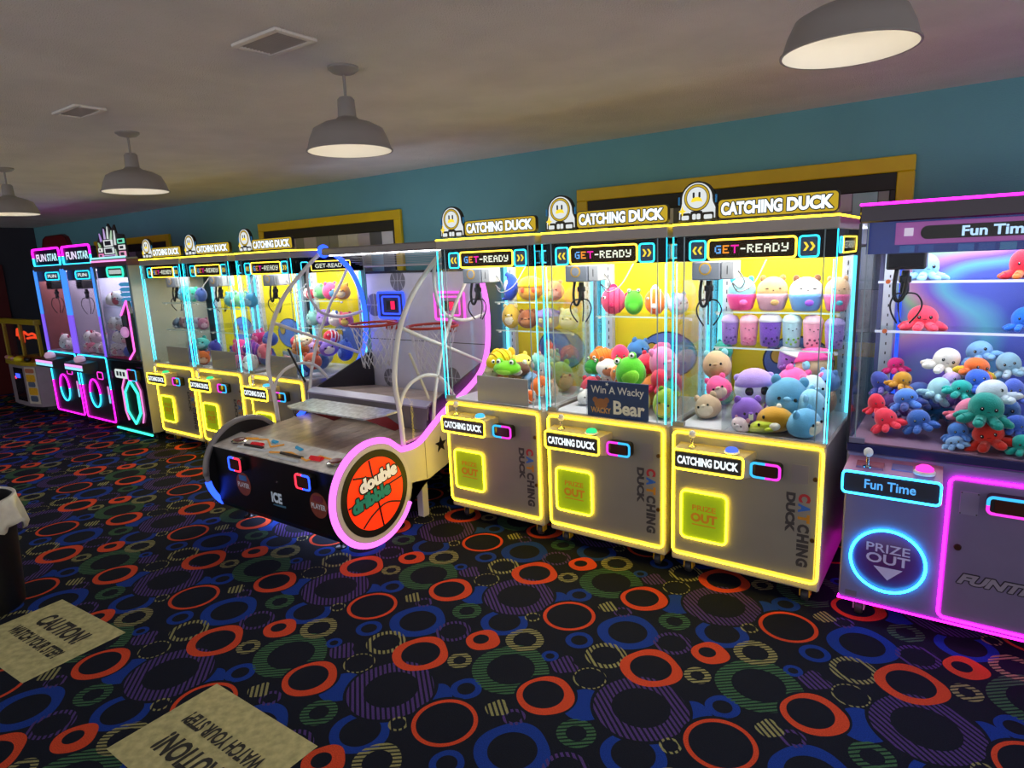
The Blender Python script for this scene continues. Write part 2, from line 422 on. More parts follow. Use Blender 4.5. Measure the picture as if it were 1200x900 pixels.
def vent(c, w, d, label):
    t = thing('ceiling_vent', label, 'vent', (c[0], c[1], ZC), 0, 'square metal vents in the ceiling')
    m = mat('vent_metal', '#e6dfd6', .5, noise=.08, nscale=20); dk = mat('vent_dark', '#3a342f', .8, noise=.1)
    f = MB()
    for bx in ((-w/2, w/2, -d/2, -d/2+.022), (-w/2, w/2, d/2-.022, d/2), (-w/2, -w/2+.022, -d/2+.022, d/2-.022), (w/2-.022, w/2, -d/2+.022, d/2-.022)):
        f.box(bx[0], bx[1], bx[2], bx[3], -.012, -.001, .002)
    f.build('frame', m, t)
    MB().box(-w/2+.02, w/2-.02, -d/2+.02, d/2-.02, -.003, -.001).build('backing', dk, t)
    n = 9
    for i in range(n):
        y = -d/2+.03+(d-.06)*i/(n-1)
        me = MB().hull([(-w/2+.02, y-.004, -.003), (w/2-.02, y-.004, -.003), (-w/2+.02, y+.006, -.010), (w/2-.02, y+.006, -.010), (-w/2+.02, y+.004, -.003), (w/2-.02, y+.004, -.003), (-w/2+.02, y+.008, -.0095), (w/2-.02, y+.008, -.0095)])
        me.build('slat', mat('vent_slat', '#b3a99e', .5, noise=.08), t)
    return t
vent((.83, -1.725, 0), .26, .17, 'larger metal ceiling vent near the nearest complete pendant')
vent((-.68, -1.755, 0), .26, .14, 'smaller metal ceiling vent at the upper left of the photo')

# anti-slip notices stuck on the carpet
mat_sign = mat('worn_notice_vinyl', '#b3ad7a', .8, noise=.22, nscale=28, bump=.3, bscale=90)
ink = mat('black_print', '#15150f', .6, noise=.1)
def floor_sign(corner, w, d, rz, flip, label):
    t = thing('floor_sign', label, 'sign', (corner[0], corner[1], 0), rz, 'yellow caution notices on the carpet')
    MB().box(0, w, -d, 0, .0005, .003, .001).build('sheet', mat_sign, t)
    mb = MB()
    if not flip:
        u, v = (1, 0, 0), (0, 1, 0)
        put_text(mb, 'CAUTION!', (.14, -.20, .0035), u, v, .42, .105, .04); put_text(mb, 'WATCH YOUR STEP!', (.10, -.31, .0035), u, v, .50, .07, .04)
    else:
        u, v = (-1, 0, 0), (0, -1, 0)
        put_text(mb, 'CAUTION!', (w-.14, -d+.20, .0035), u, v, .42, .105, .04); put_text(mb, 'WATCH YOUR STEP!', (w-.10, -d+.31, .0035), u, v, .50, .07, .04)
    mb.build('lettering', ink, t, clean=False)
    return t
floor_sign((-1.21, -2.035), .69, .46, .05, False, 'caution notice on the carpet beside the black trash can, its text upright')
floor_sign((.285, -1.975), .70, .46, .0, True, 'caution notice at the bottom edge of the photo, its text upside down')

# trash can with a white liner
def trash_can():
    t = thing('trash_can', 'black round trash can with a white liner at the left edge', 'trash can', (-1.50, -2.33, 0))
    MB().lathe([(0, 0), (.20, 0), (.205, .01), (.235, .60), (.245, .605), (.245, .63), (.228, .63), (.20, .03), (0, .03)], n=40).build('body', mat('black_plastic_bin', '#0c0c0e', .45, noise=.1, nscale=12), t, True)
    mb = MB(); n = 60; vs = []; fs = []
    rnd = random.Random(4)
    lo = [.46+.03*math.sin(3*k*2*PI/n)+.025*math.sin(7*k*2*PI/n+1)+rnd.uniform(-.012, .012) for k in range(n)]
    for k in range(n):
        a = 2*PI*k/n; w = .012*math.sin(9*a)+.008*math.sin(17*a)
        for (r_, h) in ((.226, .56), (.236, .64), (.252, .636), (.256+.4*w, .585), (.262+w, .52), (.268+1.6*w, lo[k])):
            vs.append((r_*math.cos(a), r_*math.sin(a), h))
    for k in range(n):
        l = (k+1) % n
        for j in range(5): fs.append((k*6+j, l*6+j, l*6+j+1, k*6+j+1))
    mb.add(vs, fs); o = mb.build('liner_bag', mat('white_bag_film', '#e6e6da', .35, noise=.1, nscale=15, bump=.3, bscale=30), t, 'all')
    sm = o.modifiers.new('thickness', 'SOLIDIFY'); sm.thickness = .0015
    return t
trash_can()
# ================================================================== shared machine materials
NY = neon('neon_yellow', (1.0, .70, .014), 12.0)
NYt = neon('neon_yellow_top', (1.0, .72, .02), 7.0)
NCd = neon('neon_cyan_dim', (.03, .6, 1.0), 2.6)
NMd = neon('neon_magenta_dim', (1.0, .012, .8), 2.8)
NYs = neon('neon_yellow_soft', (1.0, .70, .06), 3.0)
NC = neon('neon_cyan', (.02, .70, 1.0), 3.6)
NCs = neon('neon_cyan_soft', (.04, .60, .95), 2.4)
NM = neon('neon_magenta', (1.0, .012, .80), 7.0)
NP = neon('neon_pink', (.95, .16, .95), 1.9)
NB = neon('neon_blue', (.02, .07, 1.0), 3.2)
NG = neon('neon_mint', (.05, .95, .62), 1.8)
NV = neon('neon_violet', (.22, .12, 1.0), 2.2)
NW = neon('led_white', (1, .97, .92), CABIN_LED)
NWf = neon('led_white_front', (.95, .97, 1.0), 14.0)
LETW = neon('lit_lettering', (.88, .97, 1.0), 1.25)
SIL = mat('silver_cabinet_paint', '#a49c96', .38, .1, noise=.05, nscale=6)
PANEL = mat('brushed_door_panel', '#8c877c', .36, .1, noise=.04, nscale=5)
BLACK = mat('satin_black', '#0d0d10', .4, noise=.1)
DGREY = mat('dark_grey_plastic', '#2c2b2e', .5, noise=.08)
MGREY = mat('mid_grey_plastic', '#8c9097', .45, noise=.05)
WHITEP = mat('white_plastic', '#e9e9e6', .4, noise=.03)
CHROME = mat('chrome', '#d8d8da', .12, 1., noise=.02)
CLAWM = mat('dark_steel', '#35353a', .3, .8, noise=.08)
GLASS = glass('clear_pane')
ACRYL = glass('acrylic_sheet', (.97, .97, .99), .08)
YELB = mat('yellow_back_board', '#f4df10', .5, noise=.03, nscale=3)
WPOST = mat('pale_slotted_post', '#cfd3dc', .45, noise=.04)
SHELFM = glass('shelf_glass', (.93, .97, .97), .25)
FLOORW = mat('cabin_floor_white', '#c9ccd2', .4, noise=.04)
CREAM = mat('clear_knob', '#e9e2cf', .2, noise=.05, coat=.5)
GOLDP = mat('gold_plate', '#d8a51c', .45, noise=.05)
OUTL = mat('dark_outline', '#1c1a14', .5, noise=.08)
POSTM = mat('clear_edge_post', '#9fb6bd', .25, noise=.04)
FACEW = neon('lit_white_print', (.9, .95, .95), .85)
GOLDL = neon('lit_gold_print', (.62, .42, .03), .9)
YELL = neon('lit_yellow_print', (1, .72, .05), 1.1)

def caster(root, x, y, m=None):
    c = MB().box(x-.032, x+.032, y-.03, y+.03, .082, .1, .004)
    c.box(x-.026, x-.02, y-.02, y+.025, .03, .085); c.box(x+.02, x+.026, y-.02, y+.025, .03, .085)
    b = c.build('caster', m or GOLDP, root)
    MB().lathe([(.0, -.017), (.030, -.017), (.034, -.01), (.034, .01), (.030, .017), (0, .017)], (x, y, .036), 20, 'x').build('wheel', DGREY, b, True)
    return b
def chevrons(root, x, z, y, s, d, m, n=2):
    mb = MB()
    for k in range(n):
        cx = x+(k-(n-1)/2)*s*.75
        p = [(cx-d*s*.3, z+s*.55), (cx+d*s*.02, z+s*.55), (cx+d*s*.38, z), (cx+d*s*.02, z-s*.55), (cx-d*s*.3, z-s*.55), (cx+d*s*.06, z)]
        MB().prism(p, y-.002, y).build('chevron', m, root)
PIX = {'G': '0111 1000 1011 1001 0111', 'E': '1111 1000 1110 1000 1111', 'T': '11111 00100 00100 00100 00100', '-': '000 000 111 000 000', 'R': '1110 1001 1110 1010 1001',
       'A': '0110 1001 1111 1001 1001', 'D': '1110 1001 1001 1001 1110', 'Y': '1001 1001 0111 0001 1110'}
def pixel_text(txt, x0, x1, z0, z1, y, cols, root):
    cells = [PIX[c].split() for c in txt]; n = sum(len(c[0]) for c in cells)+len(cells)-1
    px = (x1-x0)/n; pz = (z1-z0)/5; x = x0
    by = {}
    for i, c in enumerate(cells):
        mb = by.setdefault(cols[i], MB())
        for r_, row in enumerate(c):
            for q, ch in enumerate(row):
                if ch == '1': mb.box(x+q*px+px*.06, x+(q+1)*px-px*.06, y-.002, y, z1-(r_+1)*pz+pz*.06, z1-r_*pz-pz*.06)
        x += (len(c[0])+1)*px
    for m, mb in by.items(): mb.build('pixel_lettering', m, root, clean=False)
def reader(root, x0, x1, z0, z1, y, left, right, mixed=False):
    b = MB().prism(rrect(x0, x1, z0, z1, .02), y-.045, y).build('payment_reader', BLACK, root)
    MB().prism(rrect(x0+.028, x1-.024, z0+.012, z1-.012, .006), y-.052, y-.045).build('screen', mat('reader_screen', '#1a1214', .15, emit='#3a1a12', es=.35, noise=.2, nscale=60), b)
    xm = x0+(x1-x0)*.5
    P = rrect(x0+.006, x1-.006, z0+.005, z1-.005, .018)
    if mixed:
        A = [q for q in P if q[1] > (z0+z1)/2]; B = [q for q in P if q[1] <= (z0+z1)/2]
        P1, P2 = sorted(A, key=lambda q: math.atan2(q[1]-(z0+z1)/2, q[0]-xm)), sorted(B, key=lambda q: math.atan2(q[1]-(z0+z1)/2, q[0]-xm))
    else:
        P1 = sorted([q for q in P if q[0] < xm], key=lambda q: math.atan2(q[1]-(z0+z1)/2, -(q[0]-xm)))
        P2 = sorted([q for q in P if q[0] >= xm], key=lambda q: math.atan2(q[1]-(z0+z1)/2, q[0]-xm))
    if mixed: P1 = [(x1-.006, (z0+z1)/2)]+P1+[(x0+.006, (z0+z1)/2)]; P2 = [(x0+.006, (z0+z1)/2)]+P2+[(x1-.006, (z0+z1)/2)]
    else: P1 = [(xm, z0+.005)]+P1+[(xm, z1-.005)]; P2 = [(xm, z0+.005)]+P2+[(xm, z1-.005)]
    MB().tube(xz(P1, y-.047), .0066, 8).build('light_ring', left, b, 'all')
    MB().tube(xz(P2, y-.047), .0066, 8).build('light_ring', right, b, 'all')
    return b
def joystick(root, x, y, z, m=None):
    j = MB().lathe([(0, 0), (.022, 0), (.022, .004), (.008, .008), (.006, .05), (0, .05)], (x, y, z), 16).build('joystick', CHROME, root, True)
    MB().ell((x, y, z+.068), (.02, .02, .022), 16, 12).build('knob', m or CREAM, j, 'all')
    return j
def button(root, x, y, z, r, m):
    b = MB().lathe([(0, 0), (r*1.15, 0), (r*1.15, .006), (r, .009), (0, .009)], (x, y, z), 24).build('push_button', WHITEP, root, True)
    MB().lathe([(r*.95, .008), (r*.93, .018), (r*.7, .026), (0, .029)], (x, y, z), 24).build('cap', m, b, True)
    return b
def claw(root, x, y, zc, zb, carriage=True, black_coil=True, chrome=False):
    """hoist box on its rails, cable, coil and three-prong claw"""
    if carriage:
        c = MB().box(x-.07, x+.085, y-.07, y+.08, zc, zc+.1, .006).build('claw_carriage', BLACK if chrome else mat('hoist_grey', '#7d8491', .4, noise=.05), root)
        if chrome:
            MB().box(x-.06, x+.075, y-.074, y-.07, zc+.01, zc+.075, .002).build('mirror_plate', mat('black_mirror', '#1a1a20', .06, .9, noise=.1), c)
        else:
            MB().lathe([(0, -.002), (.034, -.002), (.034, 0), (0, 0)], (x+.005, y-.0702, zc+.062), 24, 'y').build('badge_rim', GOLDP, c, True)
            MB().lathe([(0, -.002), (.026, -.002), (.026, 0), (0, 0)], (x+.005, y-.0722, zc+.062), 24, 'y').build('badge', mat('badge_grey', '#8b93a3', .4, noise=.1, nscale=80), c, True)
            w = MB().box(x+.088, x+.155, y-.06, y+.07, zc+.004, zc+.1, .004).build('control_block', mat('pale_block', '#a9adb2', .45, noise=.04), root)
            MB().box(x+.119, x+.123, y-.0615, y-.06, zc+.03, zc+.075).build('slot', BLACK, w)
    h = MB().lathe([(0, -.005), (.016, -.005), (.018, -.03), (.026, -.034), (.026, -.06), (.018, -.066), (.02, -.1), (.012, -.12), (0, -.12)], (x+.005, y, zc), 18).build('claw_head', CLAWM, root, True)
    top = zc-.11; k = (zc-.12-zb)
    for q in range(3):
        a = R(90+120*q+20)
        d = Vector((math.cos(a), math.sin(a), 0))
        P = [Vector((x+.005, y, top)), Vector((x+.005, y, top-.005))+d*.05, Vector((x+.005, y, top-.35*k))+d*.075, Vector((x+.005, y, top-.7*k))+d*.065, Vector((x+.005, y, zb))+d*.03]
        MB().tube(smooth_path(P, 5), .0045 if not chrome else .004, 8).build('prong', CLAWM, root, 'all')
    if black_coil:
        P = [(x-.03, y-.02, zc), (x-.035, y-.03, zc-.07), (x-.03, y-.03, zc-.13), (x-.012, y-.03, zc-.145), (x+.005, y-.03, zc-.12), (x+.012, y-.02, zc-.06), (x+.008, y-.01, zc-.01)]
        MB().tube(smooth_path(P, 5), .009, 8).build('coil_cord', BLACK, root, 'all')
    return h

# ================================================================== yellow neon claw machine
DW, DD = .77, .80
def topper(root):
    y = .05
    n = MB().prism(rrect(.215, .762, 1.962, 2.058, .02), y-.012, y+.012).build('name_plate', OUTL, root)
    MB().prism(rrect(.219, .757, 1.966, 2.053, .018), y-.016, y-.012).build('plate_face', GOLDL, n)
    for tx, a, b in (('CATCHING', .232, .520), ('DUCK', .540, .740)):
        outlined(tx, (a, y-.0162, 1.978), FX, FZ, b-a, .063, .0048, LETW, OUTL, n, .055)
    sil = [(.012, 1.962), (.012, 2.02), (.022, 2.03), (.022, 2.075)] + [(q[0], q[1]) for q in circ(.108, 2.075, .086, 16, 180, 0, .082)][1:] if False else None
    arc = [(.108+.086*math.cos(R(180-180*i/18)), 2.07+.086*math.sin(R(180-180*i/18))) for i in range(19)]
    sil = [(.006, 1.962), (.006, 2.0), (.018, 2.03), (.022, 2.05)]+arc+[(.197, 2.05), (.212, 2.02), (.212, 1.962)]
    e = MB().prism(sil, y-.012, y+.014).build('emblem', OUTL, root)
    inner = [((q[0]-.108)*.9+.108, (q[1]-2.06)*.91+2.06) for q in sil]
    f = MB().prism([(q[0], max(q[1], 1.972)) for q in inner], y-.015, y-.012).build('emblem_face', FACEW, e)
    def ring(r0, r1, d, m, nm):
        MB().lathe([(r0, -d), (r1, -d), (r1, 0), (r0, 0)] if r0 else [(0, -d), (r1, -d), (r1, 0)], (.108, y-.015, 2.075), 32, 'y').build(nm, m, e, True)
    ring(0, .067, .001, OUTL, 'visor_outline'); ring(.054, .063, .0022, GOLDL, 'visor_ring'); ring(0, .051, .0018, FACEW, 'visor_face')  # the black disc is the emblem's printed outline around the visor
    yy = y-.0175
    MB().prism([(.078, 2.055), (.085, 2.072), (.10, 2.078), (.118, 2.078), (.131, 2.070), (.138, 2.052), (.128, 2.056), (.108, 2.058), (.088, 2.054)], yy-.0015, yy).build('beak_mark', YELL, e)
    for xx in (.092, .122): MB().prism(rrect(xx-.005, xx+.005, 2.074, 2.102, .0045), yy-.0015, yy).build('eye_mark', OUTL, e)
    m = MB()
    for (a, b, c_, d_) in ((.028, .07, 1.966, 1.992), (.082, .132, 1.966, 2.0), (.142, .19, 1.966, 1.992)):
        MB().prism(rrect(a-.006, b+.006, c_-.002, d_+.010, .008), y-.0165, y-.015).build('suit_outline', OUTL, e)
    m = MB()
    for (a, b, c_, d_) in ((.03, .068, 1.968, 1.990), (.086, .105, 1.968, 1.996), (.109, .128, 1.968, 1.996), (.146, .188, 1.968, 1.990)):
        MB().prism(rrect(a, b, c_, d_, .006), y-.0185, y-.0165).build('suit_mark', FACEW, e)
    sp = [(.034+.020*math.cos(R(45*i)) * (1 if i % 2 == 0 else .38), 2.012+.026*math.sin(R(45*i))*(1 if i % 2 == 0 else .38)) for i in range(8)]
    MB().prism(sp, y-.0215, y-.0155).build('sparkle', YELL, e)
    m = MB(); pass
    for xe in (.012, .203): MB().box(xe-.004, xe+.004, y-.013, y-.002, 2.045, 2.085, .002).build('ear_mark', mat('emblem_blue', '#2a86c0', .4, emit='#1a6aa8', es=.3, noise=.04), e)  # blue ears of the emblem, with a faint glow in their material
def duck_machine():
    t = thing('claw_machine', 'x', 'claw machine', (0, 0, 0), 0, 'yellow neon claw machines')
    MB().box(0, DW, 0, DD, .10, .865, .008).build('base_cabinet', SIL, t)
    d = MB().box(.022, DW-.022, -.012, 0, .165, .845, .004).build('front_door', PANEL, t)
    for z in (.698, .381): MB().lathe([(0, -.006), (.011, -.006), (.012, 0)], (.732, -.012, z), 16, 'y').build('lock', mat('brass_lock', '#6b5028', .35, .8, noise=.1), d, True)
    pl = MB().box(.623, .702, -.0135, -.012, .664, .763, .001).build('cover_plate', mat('panel_plate', '#8e8683', .36, .35, noise=.04), d)
    for x in (.629, .696):
        for z in (.67, .757): MB().lathe([(0, -.0015), (.003, -.001), (.0032, 0)], (x, -.0135, z), 10, 'y').build('screw', DGREY, pl)
    neon_rect('door_neon', .012, DW-.008, .152, .855, .032, -.016, .0058, NY, t, 8)
    # printed name running down the door
    red, blu, yel, dk = mat('print_red', '#a8262c', .5, noise=.05), mat('print_blue', '#2b62b8', .5, noise=.05), mat('print_yellow', '#b87a08', .5, noise=.05), mat('print_charcoal', '#3a3536', .5, noise=.05)
    z = .616; unit = .401/7.55
    for grp, m in (('C', red), ('A', blu), ('T', yel), ('CHING', dk)):
        mb = MB()
        for ch in grp:
            w = unit*(.42 if ch == 'I' else 1.0)
            put_text(mb, ch, (.660, -.0123, z), (0, 0, -1), FX, w*.86, .056, .06, lift=.0006); z -= w
        mb.build('door_lettering', m, d, clean=False)
    text('door_lettering', 'DUCK', (.602, -.0123, .614), (0, 0, -1), FX, .212, .045, dk, d, .06, lift=.0006)
    # control box
    c = MB().hull([(.055, -.12, .684), (.418, -.12, .684), (.055, -.12, .788), (.418, -.12, .788), (.055, -.011, .64), (.45, -.011, .66), (.055, -.011, .80), (.45, -.011, .80)]).build('control_panel', mat('control_shell', '#a89b82', .35, .1, noise=.05), t)
    MB().box(.064, .410, -.124, -.12, .693, .780, .002).build('sign_face', DGREY, c)
    neon_rect('sign_neon', .056, .418, .684, .790, .018, -.123, .0046, NY, c)
    for tx, a, b in (('CATCHING', .078, .262), ('DUCK', .274, .396)):
        text('lettering', tx, (a, -.1245, .714), FX, FZ, b-a, .046, LETW, c, .045, lift=.0008)
    joystick(t, .135, -.06, .795)
    # prize flap
    p = MB().prism(rrect(.068, .308, .262, .526, .022), -.02, -.012).build('prize_door', mat('lime_flap', '#a6c41c', .4, emit='#8fae00', es=.28, noise=.04), t)
    neon_rect('flap_neon', .064, .312, .257, .530, .026, -.022, .0055, NY, p)
    orm = mat('print_orange', '#d89018', .5, emit='#c77800', es=.12, noise=.05)
    text('lettering', 'PRIZE', (.125, -.0202, .425), FX, FZ, .13, .030, orm, p, .02, lift=.0006)
    text('lettering', 'OUT', (.118, -.0202, .358), FX, FZ, .145, .052, orm, p, .05, lift=.0006)
    MB().box(.125, .255, -.0206, -.0202, .340, .346).build('underline', orm, p)
    for x in (.075, .695):
        for y in (.085, .70): caster(t, x, y)
    # glass cabin
    MB().box(-.003, DW+.003, -.006, .03, .862, .880, .003).build('sill', SIL, t)
    MB().box(.0, .065, -.004, .03, .880, .905, .002).build('glass_clamp', mat('clamp_grey', '#8a8a84', .4, .3, noise=.05), t)
    MB().box(.012, DW-.012, .006, DD-.01, .862, .868).build('cabin_floor', FLOORW, t)
    for nm, bx in (('front_glass', (.004, DW-.004, .002, .007)), ('side_glass', (.001, .006, .008, DD-.02)), ('side_glass', (DW-.006, DW-.001, .008, DD-.02))):
        MB().box(bx[0], bx[1], bx[2], bx[3], .880, 1.886).build(nm, GLASS, t)
    for x, r_ in ((.0, .0038), (DW, .0022)): MB().cyl((x, -.001, .882), (x, -.001, 1.884), r_, n=8).build('light_strip', NC, t, 'all')
    for x in (.055, DW-.055): MB().box(x-.0025, x+.0025, .007, .011, .882, 1.884).build('glass_edge', POSTM, t)
    for x in (.018, DW-.018): MB().box(x-.011, x+.011, DD-.075, DD-.062, .87, 1.75, .003).build('rear_light_strip', neon('strip_wide_cyan', (.10, .70, 1), 3.0), t)
    for x in (.014, DW-.014): MB().cyl((x, .016, .872), (x, .016, 1.75), .0019, n=8).build('pile_fill_strip', neon('pile_fill_cyan', (.10, .80, 1), 5.0), t, 'all')  # slim glowing strips added to brighten the lower pile
    bk = MB().box(.085, DW-.085, DD-.022, DD-.012, .868, 1.88).build('back_panel', YELB, t)
    MB().box(.004, DW-.004, DD-.012, DD, .865, 1.886).build('rear_shell', SIL, t)
    # mural on the back board: a round blue creature
    bl, ol, og = mat('mural_blue', '#5b7fd0', .5, noise=.04), mat('mural_outline', '#1d2440', .5, noise=.04), mat('mural_gold', '#d9b23a', .5, noise=.04)
    yb = DD-.022
    MB().prism(circ(.47, 1.14, .20, 32, rz=.155), yb-.003, yb).build('mural_shape', ol, bk)
    MB().prism(circ(.47, 1.14, .19, 32, rz=.145), yb-.005, yb-.003).build('mural_shape', bl, bk)
    MB().prism(circ(.36, 1.17, .046, 20, rz=.05), yb-.007, yb-.005).build('mural_shape', ol, bk)
    MB().prism(circ(.36, 1.17, .038, 20, rz=.042), yb-.009, yb-.007).build('mural_shape', og, bk)
    for x in (.055, DW-.055):
        q = MB().box(x-.028, x+.028, DD-.06, DD-.014, .868, 1.88, .003).build('slotted_post', WPOST, t)
        m = MB()
        for k in range(18): m.box(x-.003, x+.003, DD-.0615, DD-.06, .92+k*.052, .945+k*.052)
        m.build('slot', DGREY, q)['kind'] = 'stuff'
    # top
    MB().box(-.004, DW+.004, -.005, DD, 1.886, 1.944, .004).build('header', SIL, t)
    tb = MB().tube([(-.002, DD-.02, 1.946), (-.002, -.003, 1.946), (DW+.002, -.003, 1.946), (DW+.002, DD-.02, 1.946)], .0052, 8).build('top_neon', NYt, t)
    b = MB().box(.008, DW-.008, .03, .042, 1.758, 1.886).build('marquee_board', mat('marquee_black', '#08090f', .3, noise=.08, spec=.08), t)
    mk = MB().prism(rrect(.176, .588, 1.768, 1.858, .014), .024, .03).build('ready_sign', mat('sign_brown', '#1d1503', .4, emit='#3a2800', es=.2, noise=.05, spec=.1), b)
    neon_rect('ready_sign_neon', .174, .590, 1.765, 1.861, .016, .024, .0046, neon('neon_amber', (1, .62, .03), 6.0), b)
    wm = neon('pixel_white', (.95, 1, .8), 1.1)
    pixel_text('GET-READY', .207, .557, 1.793, 1.834, .0235, [neon('pixel_blue', (.15, .45, 1), 1.1), neon('pixel_orange', (1, .33, .03), 1.1), neon('pixel_magenta', (1, .02, .45), 1.1)] + [wm]*6, b)
    for x0, x1, dr, sx in ((.078, .160, -1, .13), (.604, .688, 1, .646)):
        MB().prism(rrect(x0+.004, x1-.004, 1.768, 1.856, .012), .026, .03).build('arrow_sign', mat('sign_navy', '#06243a', .3, emit='#04324f', es=.5, noise=.05), b)
        neon_rect('arrow_sign_neon', x0, x1, 1.764, 1.860, .014, .0255, .0042, NC, b)
        chevrons(b, (x0+x1)/2, 1.812, .0255, .036, dr, YELL)
    for x, s in ((.008, 1), (DW-.008, -1)):
        sb = MB().box(min(x, x+s*.006), max(x, x+s*.006), .045, DD-.03, 1.758, 1.886).build('side_board', mat('marquee_black', '#0b0d14'), t)
        xo = x-s*.002
        MB().tube(yz(rrect(.10, .17, 1.778, 1.848, .012), xo), .004, 6, True).build('side_sign_neon', NCs, sb, 'all')
        MB().tube(yz(rrect(.20, .62, 1.775, 1.851, .012), xo), .004, 6, True).build('side_sign_neon', NYs, sb, 'all')
        mb = MB(); 
        if s < 0: put_text(mb, 'GET-READY', (DW-.0075, .24, 1.795), (0, 1, 0), FZ, .33, .036, .02, lift=.0015)
        else: put_text(mb, 'GET-READY', (.0075, .57, 1.795), (0, -1, 0), FZ, .33, .036, .02, lift=.0015)
        mb.build('side_lettering', wm, sb, clean=False)
    # lamps inside the cabin
    MB().box(.05, DW-.05, .07, .70, 1.874, 1.884).build('cabin_lamp', NW, t)
    for x in (.03, DW-.03): MB().box(x-.008, x+.008, .06, DD-.07, 1.765, 1.785, .002).build('rail', CHROME, t)
    claw(t, .085, .30, 1.652, 1.40)
    P = [(.24, .32, 1.70), (.27, .34, 1.64), (.24, .36, 1.60), (.20, .36, 1.63), (.23, .38, 1.58), (.29, .45, 1.62), (.33, .55, 1.75)]
    MB().tube(smooth_path(P, 5), .004, 6).build('cable', mat('grey_cable', '#8d8f90', .5, noise=.05), t, 'all')
    topper(t)
    return t
SH = glass('poster_clear', (.96, .98, .98), .15)
def shelves(root, zs, x0=.085, x1=.72, ys=.50):
    for z in zs:
        s_ = MB().box(x0, x1, ys, DD-.03, z-.006, z).build('shelf', SHELFM, root)
        MB().box(x0, x1, ys-.0025, ys+.0005, z-.008, z+.001).build('shelf_edge', mat('bright_glass_edge', '#c9e0da', .3, noise=.03), s_)
        for x in (x0+.01, x1-.01): MB().box(x-.008, x+.008, ys+.02, ys+.04, z-.022, z-.007, .002).build('bracket', WHITEP, s_)
def board(root, kind):
    if kind == 'grey': MB().box(.266, .675, .014, .020, .884, 1.06, .002).build('front_board', mat('grey_board', '#a7a6a0', .6, noise=.03), root)
    elif kind == 'clear': MB().box(.263, .72, .014, .018, .884, 1.10).build('front_board', SH, root)
    for bx in ((.263, .267, .02, .34), (.04, .263, .336, .34)): MB().box(bx[0], bx[1], bx[2], bx[3], .869, 1.06).build('chute_wall', SH, root)
BTN = {'blue': neon('button_blue', (.12, .22, 1), 1.1), 'cyan': neon('button_cyan', (.08, .55, 1), 1.3), 'green': neon('button_green', (.05, .9, .3), 1.1)}
RP, RC = neon('ring_pink', (1, .05, .75), 1.3), neon('ring_cyan', (.05, .5, 1), 1.3)
YL = .04
DX = [(-4.12, YL), (-3.29, YL), (-2.39, YL), (0, 0), (.8225, 0), (1.628, 0)]
DLAB = ['yellow neon claw machine farthest left, directly beside the black cabinet with a green hexagon',
        'middle one of the three yellow neon claw machines left of the basketball game',
        'yellow neon claw machine immediately left of the basketball game, partly seen through its panel',
        'yellow neon claw machine immediately right of the basketball game with a plain grey board',
        'yellow neon claw machine holding the blue Win A Wacky Bear sign',
        'yellow neon claw machine with boba cup plush on a shelf, beside the magenta machine']
DSH = [(1.50, 1.22), (1.45, 1.22), (1.50, 1.25), (1.505, 1.30), (1.418,), (1.457, 1.25)]
DBT = ['green', 'green', 'cyan', 'cyan', 'green', 'blue']
DRD = [(RP, RC), (RP, RC), (RP, RC), (RC, RP), (RP, RC), (RC, RP)]
DBD = ['grey', 'grey', 'grey', 'grey', 'sign', 'clear']
proto = duck_machine(); ducks = []
for i, (x, y) in enumerate(DX):
    if i == 0: o = proto; o.location = (x, y, 0); o['label'] = DLAB[0]
    else: o = dup(proto, (x, y, 0), DLAB[i])
    ducks.append(o)
for i, o in enumerate(ducks):
    shelves(o, DSH[i], .085 if i != 5 else .06, .72, .50 if i > 1 else .13); board(o, DBD[i]); button(o, .345, -.07, .795, .034, BTN[DBT[i]])
    reader(o, .434, .583, .676, .759, -.012, *DRD[i])
# the sign inside the second machine from the right
def bear_sign(x, y):
    t = thing('prize_sign', 'blue Win A Wacky Bear sign standing behind the glass of a yellow machine', 'sign', (x, y, .8705))
    MB().box(.275, .66, .014, .022, 0, .222, .002).build('board', mat('navy_sign_board', '#1d3a68', .5, noise=.12, nscale=30), t)
    wl = mat('sign_white_print', '#dfe3dc', .6, noise=.05)
    mb = MB()
    put_text(mb, 'Win A Wacky', (.300, .0138, .135), FX, FZ, .335, .058, .012); put_text(mb, 'Bear', (.445, .0138, .030), FX, FZ, .195, .082, .03)
    mb.build('lettering', wl, t, clean=False)
    br = mat('sign_brown_print', '#8a5a3a', .6, noise=.1)
    m = MB().prism(circ(.365, .085, .042, 24, rz=.032), .0125, .014)
    m.prism(circ(.328, .108, .017, 16), .0128, .014); m.prism(circ(.402, .108, .017, 16), .0128, .014); m.build('bear_print', br, t)
    mb = MB(); put_text(mb, 'WACKY', (.300, .0122, .030), FX, FZ, .13, .034, .03); mb.build('small_lettering', mat('sign_tan_print', '#b58a58', .6, noise=.1), t, clean=False)
    sp = [(.405+.012*math.cos(R(36*i))*(1 if i % 2 == 0 else .45), .205+.012*math.sin(R(36*i))*(1 if i % 2 == 0 else .45)) for i in range(10)]
    MB().prism(sp, .0128, .014).build('star_print', wl, t)
    return t
bear_sign(.8225, 0)
